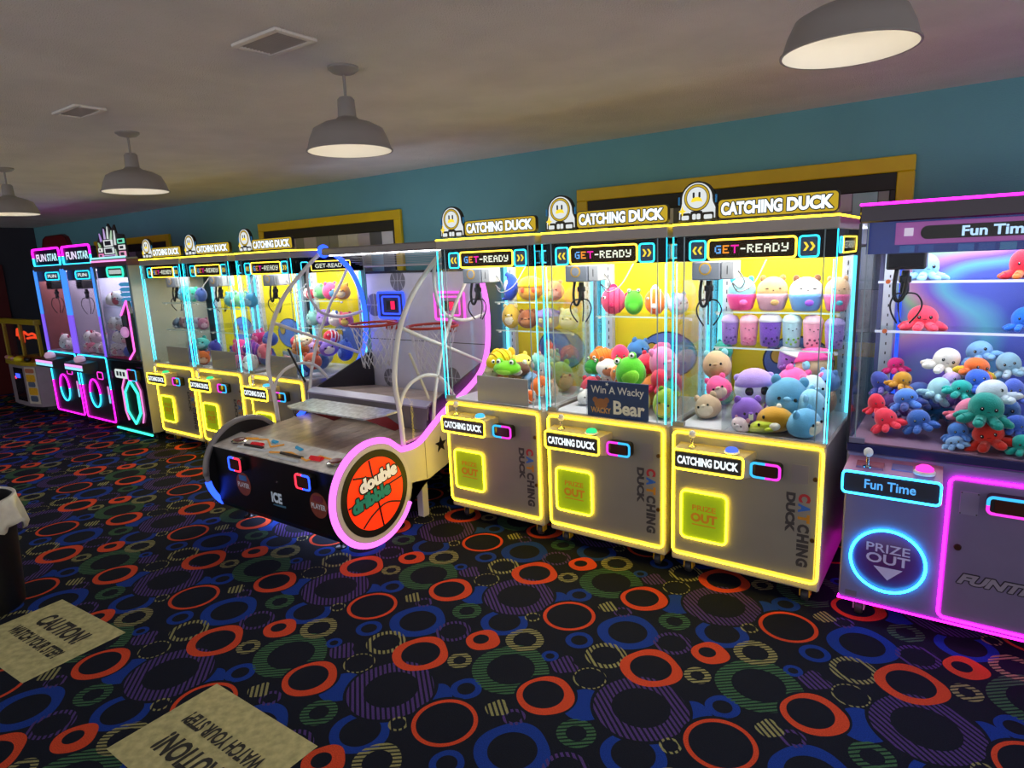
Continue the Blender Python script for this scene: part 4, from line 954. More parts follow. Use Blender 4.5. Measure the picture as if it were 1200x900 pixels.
# ================================================================== basketball game
def basketball_game():
    XL, XR = -1.545, -.155; w = XR-XL
    t = thing('basketball_game', 'two-player arcade basketball game with pink and blue light rails and a dark console', 'arcade game', (XL, 0, 0))
    pale = mat('cream_side_board', '#cfc8bd', .4, noise=.04); rimm = mat('grey_rim', '#8f8a88', .4, noise=.05)
    railtop = [(.30, 1.93), (.42, 1.90), (.55, 1.80), (.64, 1.66), (.69, 1.50), (.70, 1.32), (.68, 1.14), (.62, 1.01), (.52, .915), (.34, .825), (.13, .745), (-.02, .66), (-.13, .595), (-.22, .575), (-.33, .58)]
    cy, cz, cr = -.59, .36, .335
    disc = [(cy+cr*math.cos(R(a)), cz+cr*math.sin(R(a))) for a in range(58, 361, 8)]
    arc = [(-.29, .60), (-.30, .82), (-.325, 1.03), (-.30, 1.20), (-.235, 1.40), (-.10, 1.60), (.10, 1.78), (.30, 1.93)]
    rs = [(q[0], q[1]) for q in smooth_path([Vector((a, b, 0)) for a, b in railtop], 4)]
    ar = [(q[0], q[1]) for q in smooth_path([Vector((a, b, 0)) for a, b in arc], 4)]
    body = [(.74, .55), (.74, 1.02), (.68, 1.02)] + [(.62, .99), (.52, .90), (.34, .81), (.13, .73), (-.02, .645), (-.13, .58), (-.22, .56), (-.33, .565)] + disc + [(-.27, .28), (-.09, .30), (.10, .345), (.30, .42), (.55, .52)]
    seamlines = [[(-.22, 1.385), (.0, 1.29), (.30, 1.165), (.64, 1.02)],
                 [(.56, 1.79), (.44, 1.62), (.34, 1.50), (.24, 1.33), (.16, 1.18), (.09, 1.0), (.05, .85), (.02, .69)],
                 [(-.30, .86), (-.26, .94), (-.19, 1.0), (-.10, 1.03), (-.02, 1.035), (.07, 1.015), (.15, .97), (.24, .86), (.28, .80)],
                 [(.14, 1.80), (.125, 1.69), (.14, 1.55), (.18, 1.485), (.24, 1.425), (.38, 1.38), (.52, 1.375), (.69, 1.40)]]
    for side, x, s, nm in (('left', 0, -1, NB), ('right', w, 1, NP)):
        p = MB().prism(body, x-.02, x+.02, 'yz').build('side_panel', pale if s > 0 else mat('black_side_board', '#17171a', .35, noise=.08), t)
        MB().tube(yz([(q[0], q[1]) for q in disc], x), .022, 8).build('rim_trim', rimm, p, 'all')
        # glowing rail: the whole outline on the right, three stretches on the left
        if s > 0:
            dd = [(cy+cr*1.02*math.cos(R(a)), cz+cr*1.02*math.sin(R(a))) for a in range(62, 335, 6)]
            MB().tube(yz(rs+dd, x+.012), .021, 10).build('light_rail', nm, t, 'all')
        else:
            k = [q for q in rs if q[1] > .80]
            MB().tube(yz(k, x+.012), .021, 10).build('light_rail', nm, t, 'all')
            k = [q for q in rs if .60 < q[1] < .72]
            MB().tube(yz(k, x+.012), .021, 10).build('light_rail', nm, t, 'all')
            dd = [(cy+cr*1.02*math.cos(R(a)), cz+cr*1.02*math.sin(R(a))) for a in range(190, 232, 6)]
            MB().tube(yz(dd, x+.005), .023, 10).build('light_rail', nm, t, 'all')
            kk = [q for q in rs if q[1] <= .60]+[(cy+cr*1.02*math.cos(R(a)), cz+cr*1.02*math.sin(R(a))) for a in range(62, 188, 6)]
            MB().tube(yz(kk, x+.005), .022, 10).build('rail', rimm, t, 'all')
        a_ = MB().prism(rs[:-1]+ar, x-.003, x+.003, 'yz').build('acrylic_panel', ACRYL, t)
        for ln in seamlines:
            sm = smooth_path([Vector((x, a, b)) for a, b in ln], 6)
            MB().tube(sm, .0135, 6).build('seam_strip', mat('frosted_strip', '#e6e3e0', .45, noise=.03), a_, 'all')
        MB().tube(yz(ar, x), .017, 8).build('front_frame', mat('frosted_strip', '#b4b0b4'), t, 'all')
    # medallion on the near side
    x = w+.02
    def disk(r, d0, d1, m, nm, par): return MB().lathe([(0, d0), (r, d0), (r, d1), (0, d1)], (x, cy, cz), 56, 'x').build(nm, m, par, True)
    md = disk(.285, 0, .006, mat('medallion_black', '#161214', .4, noise=.06), 'medallion', t)
    MB().lathe([(.287, 0), (.315, 0), (.315, .004), (.287, .004)], (x, cy, cz), 56, 'x').build('medallion_rim', mat('cream_ring', '#d9cfc0', .4, noise=.03), md, True)
    disk(.238, .006, .009, mat('lit_orange', '#f0401a', .4, emit='#ff2a08', es=.75, noise=.05, nscale=14), 'ball_face', md)
    lines = MB(); lx = x+.0095
    lines.tube([(lx, cy+.235*math.cos(R(a)), cz+.235*math.sin(R(a))) for a in (100, 280)], .0062, 6)
    lines.tube(smooth_path([(lx, cy-.235, cz-.03), (lx, cy, cz+.01), (lx, cy+.235, cz+.05)], 8), .0062, 6)
    lines.tube(smooth_path([(lx, cy-.18, cz+.15), (lx, cy-.08, cz+.13), (lx, cy+.03, cz+.10), (lx, cy+.14, cz+.12), (lx, cy+.19, cz+.14)], 8), .0062, 6)
    lines.tube(smooth_path([(lx, cy-.13, cz-.195), (lx, cy-.04, cz-.13), (lx, cy+.08, cz-.09), (lx, cy+.2, cz-.12)], 8), .0062, 6)
    lines.build('ball_seam', mat('seam_black', '#1a0c08', .5, noise=.05), md, 'all')
    for tx, y0, z0, ww, hh, m in (('double', cy-.135, cz+.030, .33, .095, mat('cream_letters', '#efe6d8', .5, emit='#e8dccb', es=.35, noise=.03)), ('dribble', cy-.205, cz-.085, .33, .095, mat('teal_letters', '#178a76', .5, emit='#0a6a58', es=.3, noise=.03))):
        v = (0, -.08, 1); u = (0, 1, .16)
        outlined(tx, (x+.0105, y0, z0), u, v, ww, hh, .010, m, mat('letter_black', '#141010', .5, noise=.05), md, .06, .0045)
    st = [(.06+.062*math.cos(R(90+36*i))*(1 if i % 2 == 0 else .42), .515+.062*math.sin(R(90+36*i))*(1 if i % 2 == 0 else .42)) for i in range(10)]
    MB().prism(st, x, x+.003, 'yz').build('star_print', BLACK, t)
    MB().box(x-.001, x+.0015, -.105, -.102, .31, .60).build('panel_joint', DGREY, t)
    # console
    blk = mat('console_black', '#08080a', .35, noise=.08)
    c = MB().prism([(-.84, .10), (-.86, .14), (-.865, .565), (-.62, .60), (-.60, .10)], .02, w-.02, 'yz').build('console', blk, t)
    art = MB().hull([(.022, -.868, .566), (w-.022, -.868, .566), (.022, -.63, .607), (w-.022, -.63, .607), (.022, -.868, .558), (w-.022, -.868, .558), (.022, -.63, .599), (w-.022, -.63, .599)]).build('console_top', mat('console_art', '#c9c3bd', .4, noise=.25, nscale=14), t)
    def onart(y): return .607+(y+.63)*(.041/.238)
    def art_bar(pts, r, m): MB().tube([(a, b, onart(b)+.002) for a, b in pts], r, 6).build('console_print', m, art)
    am, wm_, rm, bm_ = mat('art_amber', '#d99a3a', .4, emit='#c8862a', es=.35, noise=.05), mat('art_white', '#d8dde0', .4, noise=.05), mat('art_red', '#c81a28', .4, emit='#b00a18', es=.4, noise=.05), mat('art_blue', '#3a9ac0', .4, emit='#1a7aa8', es=.3, noise=.05)
    dkm = mat('art_dark', '#3b3230', .4, noise=.08)
    art_bar([(.24, -.70), (.40, -.66), (.55, -.74), (.62, -.68)], .007, am); art_bar([(.62, -.80), (.80, -.75), (1.02, -.80), (1.06, -.72), (1.2, -.73)], .007, am); art_bar([(.12, -.76), (.2, -.70), (.3, -.67)], .007, am)
    art_bar([(.28, -.82), (.56, -.80), (.60, -.77)], .011, wm_); art_bar([(.66, -.83), (.98, -.83)], .012, wm_)
    art_bar([(.36, -.76), (.46, -.745)], .022, rm); art_bar([(1.02, -.765), (1.12, -.755)], .022, rm)
    art_bar([(.48, -.67), (.53, -.675)], .016, bm_); art_bar([(.76, -.68), (.84, -.70)], .014, bm_); art_bar([(.30, -.78), (.50, -.77)], .012, dkm); art_bar([(.72, -.78), (.95, -.78)], .012, dkm)
    for bx in (.19, 1.25):
        b = MB().lathe([(0, 0), (.06, 0), (.06, .006), (.045, .012), (0, .012)], (bx, -.75, onart(-.75)), 28).build('push_button', CHROME, t, True)
        MB().lathe([(.042, .012), (.04, .02), (.02, .026), (0, .027)], (bx, -.75, onart(-.75)), 24).build('cap', mat('dim_red_cap', '#7a2a20', .3, noise=.06), b, True)
    for bx, l_, r_ in ((.36, NB, neon('ring_red', (1, .03, .06), 2.2)), (1.11, neon('ring_red', (1, .03, .06), 2.2), NB)):
        reader(t, bx-.075, bx+.075, .435, .535, -.866, l_, r_)
    for bx in (.36, 1.18):
        d = MB().lathe([(0, -.002), (.085, -.002), (.085, 0)], (bx, -.862, .325), 32, 'y').build('player_decal', mat('decal_red_brown', '#8a4030', .5, noise=.15, nscale=30), t, True)
        text('lettering', 'PLAYER', (bx-.07, -.8645, .30), FX, FZ, .14, .036, mat('decal_white', '#d8dce0', .5, noise=.05), d, .03, lift=.0006)
        MB().prism(rrect(bx-.045, bx+.045, .35, .39, .008), -.866, -.864).build('decal_block', mat('decal_blue', '#3a70b0' if bx < .5 else '#5a2028', .5, noise=.1) if bx < .5 else mat('decal_maroon', '#7a2a3a', .5, noise=.1), d)
    text('console_lettering', 'ICE', (.68, -.8625, .255), FX, FZ, .115, .075, mat('ice_letters', '#c6d2dc', .4, emit='#8fa0b0', es=.25, noise=.05), t, .05, lift=.001)
    MB().prism([(.69, .235), (.83, .235), (.83, .25), (.70, .245)], -.8645, -.863).build('console_print', mat('ice_underline', '#4a7a9a', .4, noise=.05), t)
    MB().lathe([(0, -.004), (.008, -.004), (.009, 0)], (.76, -.863, .41), 12, 'y').build('lock', CHROME, t, True)
    MB().box(.12, w-.12, -.72, -.68, .086, .0985, .003).build('underglow_lamp', neon('underglow', (.6, .68, 1), 13.0), t)
    # playfield of narrow boards
    woodn = 13
    for k in range(woodn):
        xa = .025+(w-.05)*k/woodn; xb = .025+(w-.05)*(k+1)/woodn-.002
        MB().hull([(xa, -.62, .592), (xb, -.62, .592), (xa, .02, .62), (xb, .02, .62), (xa, -.62, .58), (xb, -.62, .58), (xa, .02, .60), (xb, .02, .60)]).build('board', mat('wood_%d' % (k % 4), ('#b5a18e', '#a79482', '#c0ad9a', '#ae9b88')[k % 4], .35, noise=.18, nscale=18), t)
    MB().prism([(-.60, .30), (.72, .40), (.72, .68), (.02, .60), (-.60, .575)], .03, w-.03, 'yz').build('lower_body', mat('black_underbody', '#101012', .5, noise=.1), t)
    MB().box(.03, w-.03, .0, .02, .60, .80).build('riser', mat('grey_riser', '#7e7a80', .4, noise=.05), t)
    MB().hull([(.03, -.012, .80), (w-.03, -.012, .80), (.03, .05, .83), (w-.03, .05, .83), (.03, -.012, .788), (w-.03, -.012, .788), (.03, .05, .80), (w-.03, .05, .80)]).build('ledge', mat('lilac_ledge', '#b3aecb', .35, noise=.04), t)
    for k in range(11):
        xa = .03+(w-.06)*k/11; xb = .03+(w-.06)*(k+1)/11-.002
        MB().hull([(xa, .05, .815), (xb, .05, .815), (xa, .72, .72), (xb, .72, .72), (xa, .05, .80), (xb, .05, .80), (xa, .72, .70), (xb, .72, .70)]).build('board', mat('light_wood_%d' % (k % 3), ('#bba894', '#ae9b86', '#c4b29e')[k % 3], .35, noise=.15, nscale=18), t)
    tr = [(.30, -.40), (.36, -.21), (w-.10, -.21), (w-.13, -.30), (w-.23, -.42), (.38, -.43)]
    MB().add([(a, b, .775+(b+.42)*.12) for a, b in tr]+[(a, b, .787+(b+.42)*.12) for a, b in tr], [tuple(range(6)), tuple(range(11, 5, -1))]+[(i, 6+i, 6+(i+1) % 6, (i+1) % 6) for i in range(6)]).build('ball_guard', mat('brushed_print_plate', '#b9bfbf', .3, .3, noise=.3, nscale=30), t)
    for a in (.42, w-.30): MB().hull([(a, -.38, .77), (a+.02, -.38, .77), (a, -.22, .79), (a+.02, -.22, .79), (a, -.08, .61), (a+.02, -.08, .61), (a, .0, .61), (a+.02, .0, .61)]).build('guard_bracket', mat('dark_red_bracket', '#6a1a1e', .4, noise=.06), t)
    # inner side wall, rods
    for xx in (.03, w-.045): MB().hull([(xx, -.02, .60), (xx+.015, -.02, .60), (xx, .72, .70), (xx+.015, .72, .70), (xx, .02, .80), (xx+.015, .02, .80), (xx, .72, 1.04), (xx+.015, .72, 1.04)]).build('inner_wall', mat('dark_inner_wall', '#26242a', .4, noise=.06), t)
    MB().tube([(.0, -.13, 1.17), (.03, -.02, .88)], .009, 8).build('strut', BLACK, t); MB().tube([(w-.05, -.12, 1.20), (w-.03, .02, .86)], .010, 8).build('strut', mat('cream_strut', '#cfc9b4', .4, noise=.05), t)
    # backboard
    bb = MB().box(.03, w-.03, .735, .75, .70, 1.735).build('backboard', mat('grey_lilac_board', '#d2d0e0', .35, noise=.05), t)
    MB().box(.03, w-.03, .728, .735, 1.725, 1.745).build('board_edge', BLACK, bb)
    MB().box(.03, w-.03, .732, .7345, 1.145, 1.151).build('board_joint', DGREY, bb)
    for (bx, bz, br) in ((.11, 1.45, .10), (.42, 1.66, .09), (.24, .80, .08), (.97, .85, .09)):
        d = MB().lathe([(0, -.001), (br, -.001), (br, 0)], (bx, .7345, bz), 32, 'y').build('ball_print', mat('board_grey_print', '#75737f', .4, noise=.06), bb, True)
        ln = MB(); y_ = .733
        ln.tube([(bx-br, y_, bz), (bx+br, y_, bz)], .003, 5); ln.tube([(bx, y_, bz-br), (bx, y_, bz+br)], .003, 5)
        for q in (-1, 1): ln.tube([(bx+q*br*(.35+.35*abs(math.sin(R(a)))), y_, bz+br*math.sin(R(a))*.95) for a in range(-75, 76, 15)], .003, 5)
        ln.build('ball_print_line', mat('board_pale_line', '#b9b6c4', .4, noise=.03), d)
    text('board_lettering', 'd', (.205, .733, .755), FX, FZ, .07, .09, mat('board_pale_line', '#b9b6c4'), bb, .03, lift=.002)
    for cx, m, pm in ((.33, neon('target_blue', (.03, .07, 1), 2.2), neon('target_red', (1, .02, .1), 1.3)), (1.00, neon('target_pink', (1, .10, .72), 1.5), neon('target_red', (1, .02, .1), 1.3))):
        tg = MB().box(cx-.16, cx+.16, .725, .733, 1.335, 1.565, .004).build('target', mat('target_shell', '#2a2860' if cx < .5 else '#b06a9a', .3, noise=.05) if cx < .5 else mat('target_shell_pink', '#c08ab0', .3, noise=.05), bb)
        for k, rr in enumerate((.155, .105)):
            MB().tube(xz(rrect(cx-rr, cx+rr, 1.45-rr*.71, 1.45+rr*.71, .015), .722), .011-.003*k, 6, True).build('target_neon', m, tg, 'all')
        MB().box(cx-.055, cx+.055, .718, .725, 1.41, 1.49).build('target_display', BLACK, tg)
        MB().box(cx+.002, cx+.05, .7155, .718, 1.415, 1.485).build('target_light', pm, tg)
        # hoop and net
        hp = MB().tube([(cx+.20*math.cos(R(a)), .50+.20*math.sin(R(a)), 1.31) for a in range(0, 360, 12)], .011, 8, True).build('hoop', mat('hoop_orange_red', '#b33a20', .4, noise=.08), t, 'all')
        MB().box(cx-.06, cx+.06, .69, .726, 1.24, 1.325, .006).build('hoop_bracket', mat('hoop_orange_red', ''), hp)
        net = MB(); N = 14
        for dr in (1, -1):
            for k in range(N):
                P = []
                for j in range(8):
                    f_ = j/7; r_ = .195-.085*f_**.8; a = 2*PI*(k/N+dr*f_*.22); P.append((cx+r_*math.cos(a), .50+r_*math.sin(a), 1.305-.36*f_))
                net.tube(P, .0035, 5)
        nt_ = net.build('net', mat('white_net_cord', '#d6d6d8', .7, noise=.05), hp, 'all')
    # roof bar, lamp and slats
    MB().box(0, w, .26, .33, 1.895, 1.955, .012).build('top_bar', mat('grey_top_bar', '#86807e', .35, .2, noise=.05), t)
    MB().ell((.02, .30, 1.93), (.05, .05, .055), 16, 10).build('corner_cap', NB, t, 'all')
    MB().box(.04, w-.02, .335, .35, 1.89, 1.905, .003).build('roof_lamp', NWf, t)
    for k in range(7):
        f_ = (k+1)/8; y = .35+.37*f_; z = 1.895-.105*f_
        MB().box(.03, w-.03, y-.002, y+.002, z-.0018, z+.0018).build('roof_slat', mat('pale_slat', '#b5b2b8', .4, noise=.04), t)
    MB().box(.03, w-.03, .715, .73, 1.782, 1.796, .003).build('roof_beam', mat('pale_beam', '#c6c3c6', .4, noise=.04), t)
    # legs
    MB().box(w-.10, w-.04, -.10, -.04, .0, .30, .004).build('leg', pale, t); MB().box(.04, .10, -.10, -.04, .0, .30, .004).build('leg', pale, t)
    for a in (.18, w-.18):
        f = MB().cyl((a, -.74, .012), (a, -.74, .11), .010, n=12).build('foot', CLAWM, t, True); MB().lathe([(0, 0), (.035, 0), (.035, .008), (.012, .016), (0, .016)], (a, -.74, 0), 20).build('foot_pad', CLAWM, f, True)
    for a in (.1, w-.1): MB().box(a-.03, a+.03, .60, .66, 0, .42, .004).build('leg', BLACK, t)
    return t
basketball_game()
# ================================================================== plush prizes
EYE = mat('plush_eye_black', '#0c0c0e', .2, noise=.05)
def fur(c): return mat('plush_'+c.lstrip('#'), c, .9, noise=.07, nscale=30, bump=.35, bscale=220, sheen=.35, spec=.15)
def lump(seed, amt=.04):
    r = random.Random(seed); k = [(Vector((r.uniform(-3, 3), r.uniform(-3, 3), r.uniform(-3, 3))), r.uniform(0, 6)) for _ in range(4)]
    return lambda q, d: q*(1+amt*sum(math.sin(v.dot(d)+p) for v, p in k)/2)
def plush(kind, loc, a, h, cols, label, rz=.35, tilt=0., group=None, tag_=False, small=False):
    """a = half width, h = half height; loc is the centre; the root Empty sits at the base"""
    seed = hash((round(loc[0], 3), round(loc[2], 3))) % 9999
    names = {'ball': 'round_plush', 'hat': 'capped_plush', 'fish': 'fish_plush', 'frog': 'frog_plush', 'cup': 'cup_plush', 'cupcake': 'cupcake_plush', 'octo': 'octopus_plush', 'long': 'lying_plush', 'dolphin': 'dolphin_plush', 'star': 'star_plush'}
    t = thing(names[kind], label, 'plush toy', (loc[0], loc[1], loc[2]-h), rz, group)
    t.rotation_euler = (tilt*.3, tilt, rz)
    b = a*.88; c = (0, 0, h)
    c0 = fur(cols[0]); c1 = fur(cols[1] if len(cols) > 1 else cols[0]); c2 = fur(cols[2] if len(cols) > 2 else '#f2efe8')
    def on(dx, dz, k=1.0):
        dy = -math.sqrt(max(0, 1-dx*dx-dz*dz)); return (a*dx*k, b*dy*k, h+h*dz*k)
    def E_(nm, p, r, m, par=t, rot=None, n=(14, 9)): return MB().ell(p, r, n[0], n[1], rot).build(nm, m, par, 'all')
    def eyes(dx, dz, r=.085, par=t, white=False):
        for s in (-1, 1):
            if white: E_('eye_white', on(s*dx, dz, .98), (a*r*1.7, a*r*.9, a*r*1.7), fur('#f6f4ee'), par)
            p = on(s*dx, dz, 1.01 if not white else 1.07); E_('eye', p, (a*r, a*r*.6, a*r*1.1), EYE, par)
    nb = (22, 14)
    if kind in ('ball', 'hat', 'frog', 'long'):
        pear = lump(seed, .035)
        bd = MB().ell(c, (a, b, h), *nb, fn=lambda q, d: Vector((q.x*(1-.10*d.z), q.y*(1-.10*d.z), q.z))*(pear(Vector((1, 0, 0)), d).x)).build('body', c0, t, 'all')
        if kind == 'ball':
            for s in (-1, 1): E_('ear', (s*a*.62, 0, h+h*.82), (a*.24, a*.16, a*.28), c1)
            if not small:
                E_('belly', on(0, -.30, .72), (a*.62, b*.36, h*.52), c2)
                E_('snout', on(0, .12, .94), (a*.20, a*.14, a*.13), c2)
        elif kind == 'hat':
            MB().ell((0, .0, h+h*.18), (a*1.04, b*1.05, h*.92), 22, 12, fn=lambda q, d: Vector((q.x, q.y, max(q.z, 0)))).build('cap', c1, t, 'all')
            for s in (-1, 1):
                E_('ear', (s*a*.85, 0, h+h*.62), (a*.22, a*.16, a*.22), c1)
                E_('eye_patch', on(s*.40, -.05, .97), (a*.24, a*.10, a*.24), EYE if len(cols) > 3 else c2)
        elif kind == 'frog':
            for s in (-1, 1):
                e = E_('eye_bump', (s*a*.5, -b*.15, h+h*.92), (a*.27, a*.25, a*.27), c0); E_('eye_white', (s*a*.5, -b*.15-a*.16, h+h*.95), (a*.18, a*.12, a*.18), fur('#f6f4ee'), e); E_('pupil', (s*a*.5, -b*.15-a*.26, h+h*.96), (a*.08, a*.05, a*.09), EYE, e)
            E_('belly', on(0, -.35, .74), (a*.6, b*.34, h*.52), c1)
        else:
            E_('belly', on(0, -.5, .75), (a*.6, b*.4, h*.45), c2)
            for s in (-1, 1): E_('paw', (s*a*.7, -b*.55, h*.35), (a*.26, a*.26, h*.3), c1)
            E_('ear', (-a*.45, 0, h*1.85), (a*.16, a*.12, h*.3), c1); E_('ear', (a*.45, 0, h*1.85), (a*.16, a*.12, h*.3), c1)
        if kind != 'frog' and not small: eyes(.36, .12 if kind != 'hat' else -.02)
    elif kind == 'fish':
        MB().ell(c, (a, b*.8, h), *nb, fn=lump(seed, .03)).build('body', c0, t, 'all')
        for k, dx in enumerate((-.35, .1, .5)):
            w_ = math.sqrt(1-dx*dx); MB().tube([(a*dx, b*.8*w_*math.cos(R(q)), h+h*w_*math.sin(R(q))) for q in range(0, 360, 20)], a*.07, 6, True).build('stripe', c1, t, 'all')
        E_('tail', (a*1.1, 0, h), (a*.3, a*.1, h*.6), c1); E_('fin', (0, 0, h*1.95), (a*.35, a*.08, h*.3), c1); E_('fin', (-a*.1, -b*.75, h*.7), (a*.25, a*.1, h*.2), c1)
        e = E_('eye_white', (-a*.68, -b*.52, h*1.25), (a*.14, a*.1, a*.14), fur('#f6f4ee')); E_('pupil', (-a*.72, -b*.62, h*1.27), (a*.07, a*.05, a*.07), EYE, e)
    elif kind == 'cup':
        MB().lathe([(0, 0), (a*.70, 0), (a*.82, h*.08), (a*.92, h*.8), (a*.98, h*1.45), (a*.96, h*1.62), (0, h*1.62)], n=22).build('body', c0, t, 'all')
        MB().lathe([(a*1.0, h*1.5), (a*1.03, h*1.58), (a*.98, h*1.68), (a*.75, h*1.9), (a*.3, h*2.0), (0, h*2.0)], n=22).build('lid', c1, t, 'all')
        for k, (q, z) in enumerate(((-38, .30), (-8, .22), (24, .34), (-24, .52), (8, .5), (40, .56))):
            an = R(-90+q); r_ = a*(.83+.12*z); E_('pearl', (r_*math.cos(an), r_*math.sin(an), h*z), (a*.13, a*.10, a*.13), c2, n=(10, 6))
        for s in (-1, 1): E_('eye', (s*a*.38, -a*.88, h*1.15), (a*.09, a*.05, a*.05), EYE, n=(10, 6))
        E_('mouth', (0, -a*.95, h*1.05), (a*.07, a*.04, a*.05), EYE, n=(10, 6))
    elif kind == 'cupcake':
        N = 28; mb = MB(); vs = []; fs = []; prof = [(.0, 0), (.62, 0), (.75, .1), (.95, .75), (1.0, .92), (.9, 1.0)]
        for j, (r_, z) in enumerate(prof):
            for k in range(N):
                an = 2*PI*k/N; q = r_*a*(1+(.035 if 0 < j < 4 else 0)*math.cos(14*an)); vs.append((q*math.cos(an), q*math.sin(an)*.9, z*h))
        for j in range(len(prof)-1):
            for k in range(N): l = (k+1) % N; fs.append((j*N+k, j*N+l, (j+1)*N+l, (j+1)*N+k))
        mb.add(vs, fs).build('bowl', c1, t, 'all')
        hd = MB().ell((0, 0, h*1.15), (a*.95, b*.95, h*.82), 22, 14, fn=lump(seed, .03)).build('head', c0, t, 'all')
        for s in (-1, 1):
            E_('ear', (s*a*.6, 0, h*1.85), (a*.2, a*.14, a*.24), fur(cols[3]) if len(cols) > 3 else c0); E_('eye', (s*a*.38, -b*.86, h*1.3), (a*.11, a*.05, a*.035), EYE, n=(10, 6))
        E_('nose', (0, -b*.96, h*1.2), (a*.05, a*.05, a*.04), EYE, n=(10, 6)); E_('bowl_patch', (a*.1, -a*.86, h*.5), (a*.26, a*.1, a*.2), c2)
    elif kind == 'octo':
        MB().ell((0, 0, h*1.1), (a*.62, a*.6, h*.9), 20, 12, fn=lump(seed, .04)).build('head', c0, t, 'all')
        for k in range(8):
            an = 2*PI*(k+.5)/8; P = [(a*.35*math.cos(an), a*.35*math.sin(an), h*.62), (a*.66*math.cos(an), a*.66*math.sin(an), h*.42), (a*.9*math.cos(an), a*.9*math.sin(an), h*.36), (a*1.0*math.cos(an), a*1.0*math.sin(an), h*.46)]
            MB().tube(smooth_path(P, 3), [a*.2]*3+[a*.21]*3+[a*.19]*2+[a*.15, a*.09], 10).build('tentacle', c1 if len(cols) > 1 and k % 2 else c0, t, 'all')
        for s in (-1, 1):
            e = E_('eye', (s*a*.24, -a*.55, h*1.15), (a*.075, a*.05, a*.085), EYE, n=(12, 8)); E_('eye_glint', (s*a*.24-a*.02, -a*.60, h*1.15+a*.03), (a*.02, a*.015, a*.02), fur('#f6f4ee'), e, n=(8, 6))
        MB().tube([(-a*.07, -a*.585, h*.98), (0, -a*.6, h*1.0), (a*.07, -a*.585, h*.98)], a*.012, 5).build('mouth', EYE, t)
    elif kind == 'dolphin':
        P = [(-a*.3, 0, h*.12), (a*.0, 0, h*.45), (a*.25, 0, h*.9), (a*.3, 0, h*1.35), (a*.1, -.01, h*1.75), (-a*.35, -.015, h*1.95)]
        MB().tube(smooth_path(P, 4), [a*(.25+.55*math.sin(PI*min(1, (i+2)/20))) for i in range(21)], 14).build('body', c0, t, 'all')
        E_('tail', (-a*.5, 0, h*.12), (a*.5, a*.3, h*.13), c0); E_('fin', (a*.85, 0, h*1.0), (a*.3, a*.1, h*.16), c0); E_('belly', (-a*.15, -b*.45, h*1.0), (a*.45, a*.25, h*.5), c2)
        E_('eye', (-a*.1, -b*.55, h*1.68), (a*.08, a*.05, a*.08), EYE)
    if tag_:
        MB().box(-.012, .012, -b-.006, -b-.004, h*.75, h*.75+.034, .001).build('paper_tag', WHITEP, t)
    return t

def fill(x0, y0, floor_z, rows, place, group, wd, dp=.78):
    for (kind, x, y, z, a, h, cols, desc, *o) in rows:
        if floor_z > .5 and wd == DW: a *= 1.1; h *= 1.1
        x = min(max(x, a+.014), wd-a-.014); y = min(max(y, a*.9+.024), dp-a*.9-.05); z = max(z, floor_z+h+.001)
        plush(kind, (x0+x, y0+y, z), a, h, cols, desc+' '+place, o[0] if o else random.uniform(-.9, 1.5), o[1] if len(o) > 1 else (random.uniform(-.4, .4) if floor_z > .5 else 0.), group, o[2] if len(o) > 2 else False)

ZF = .869
xA, xB, xC, xD = DX[3][0], DX[4][0], DX[5][0], 2.486
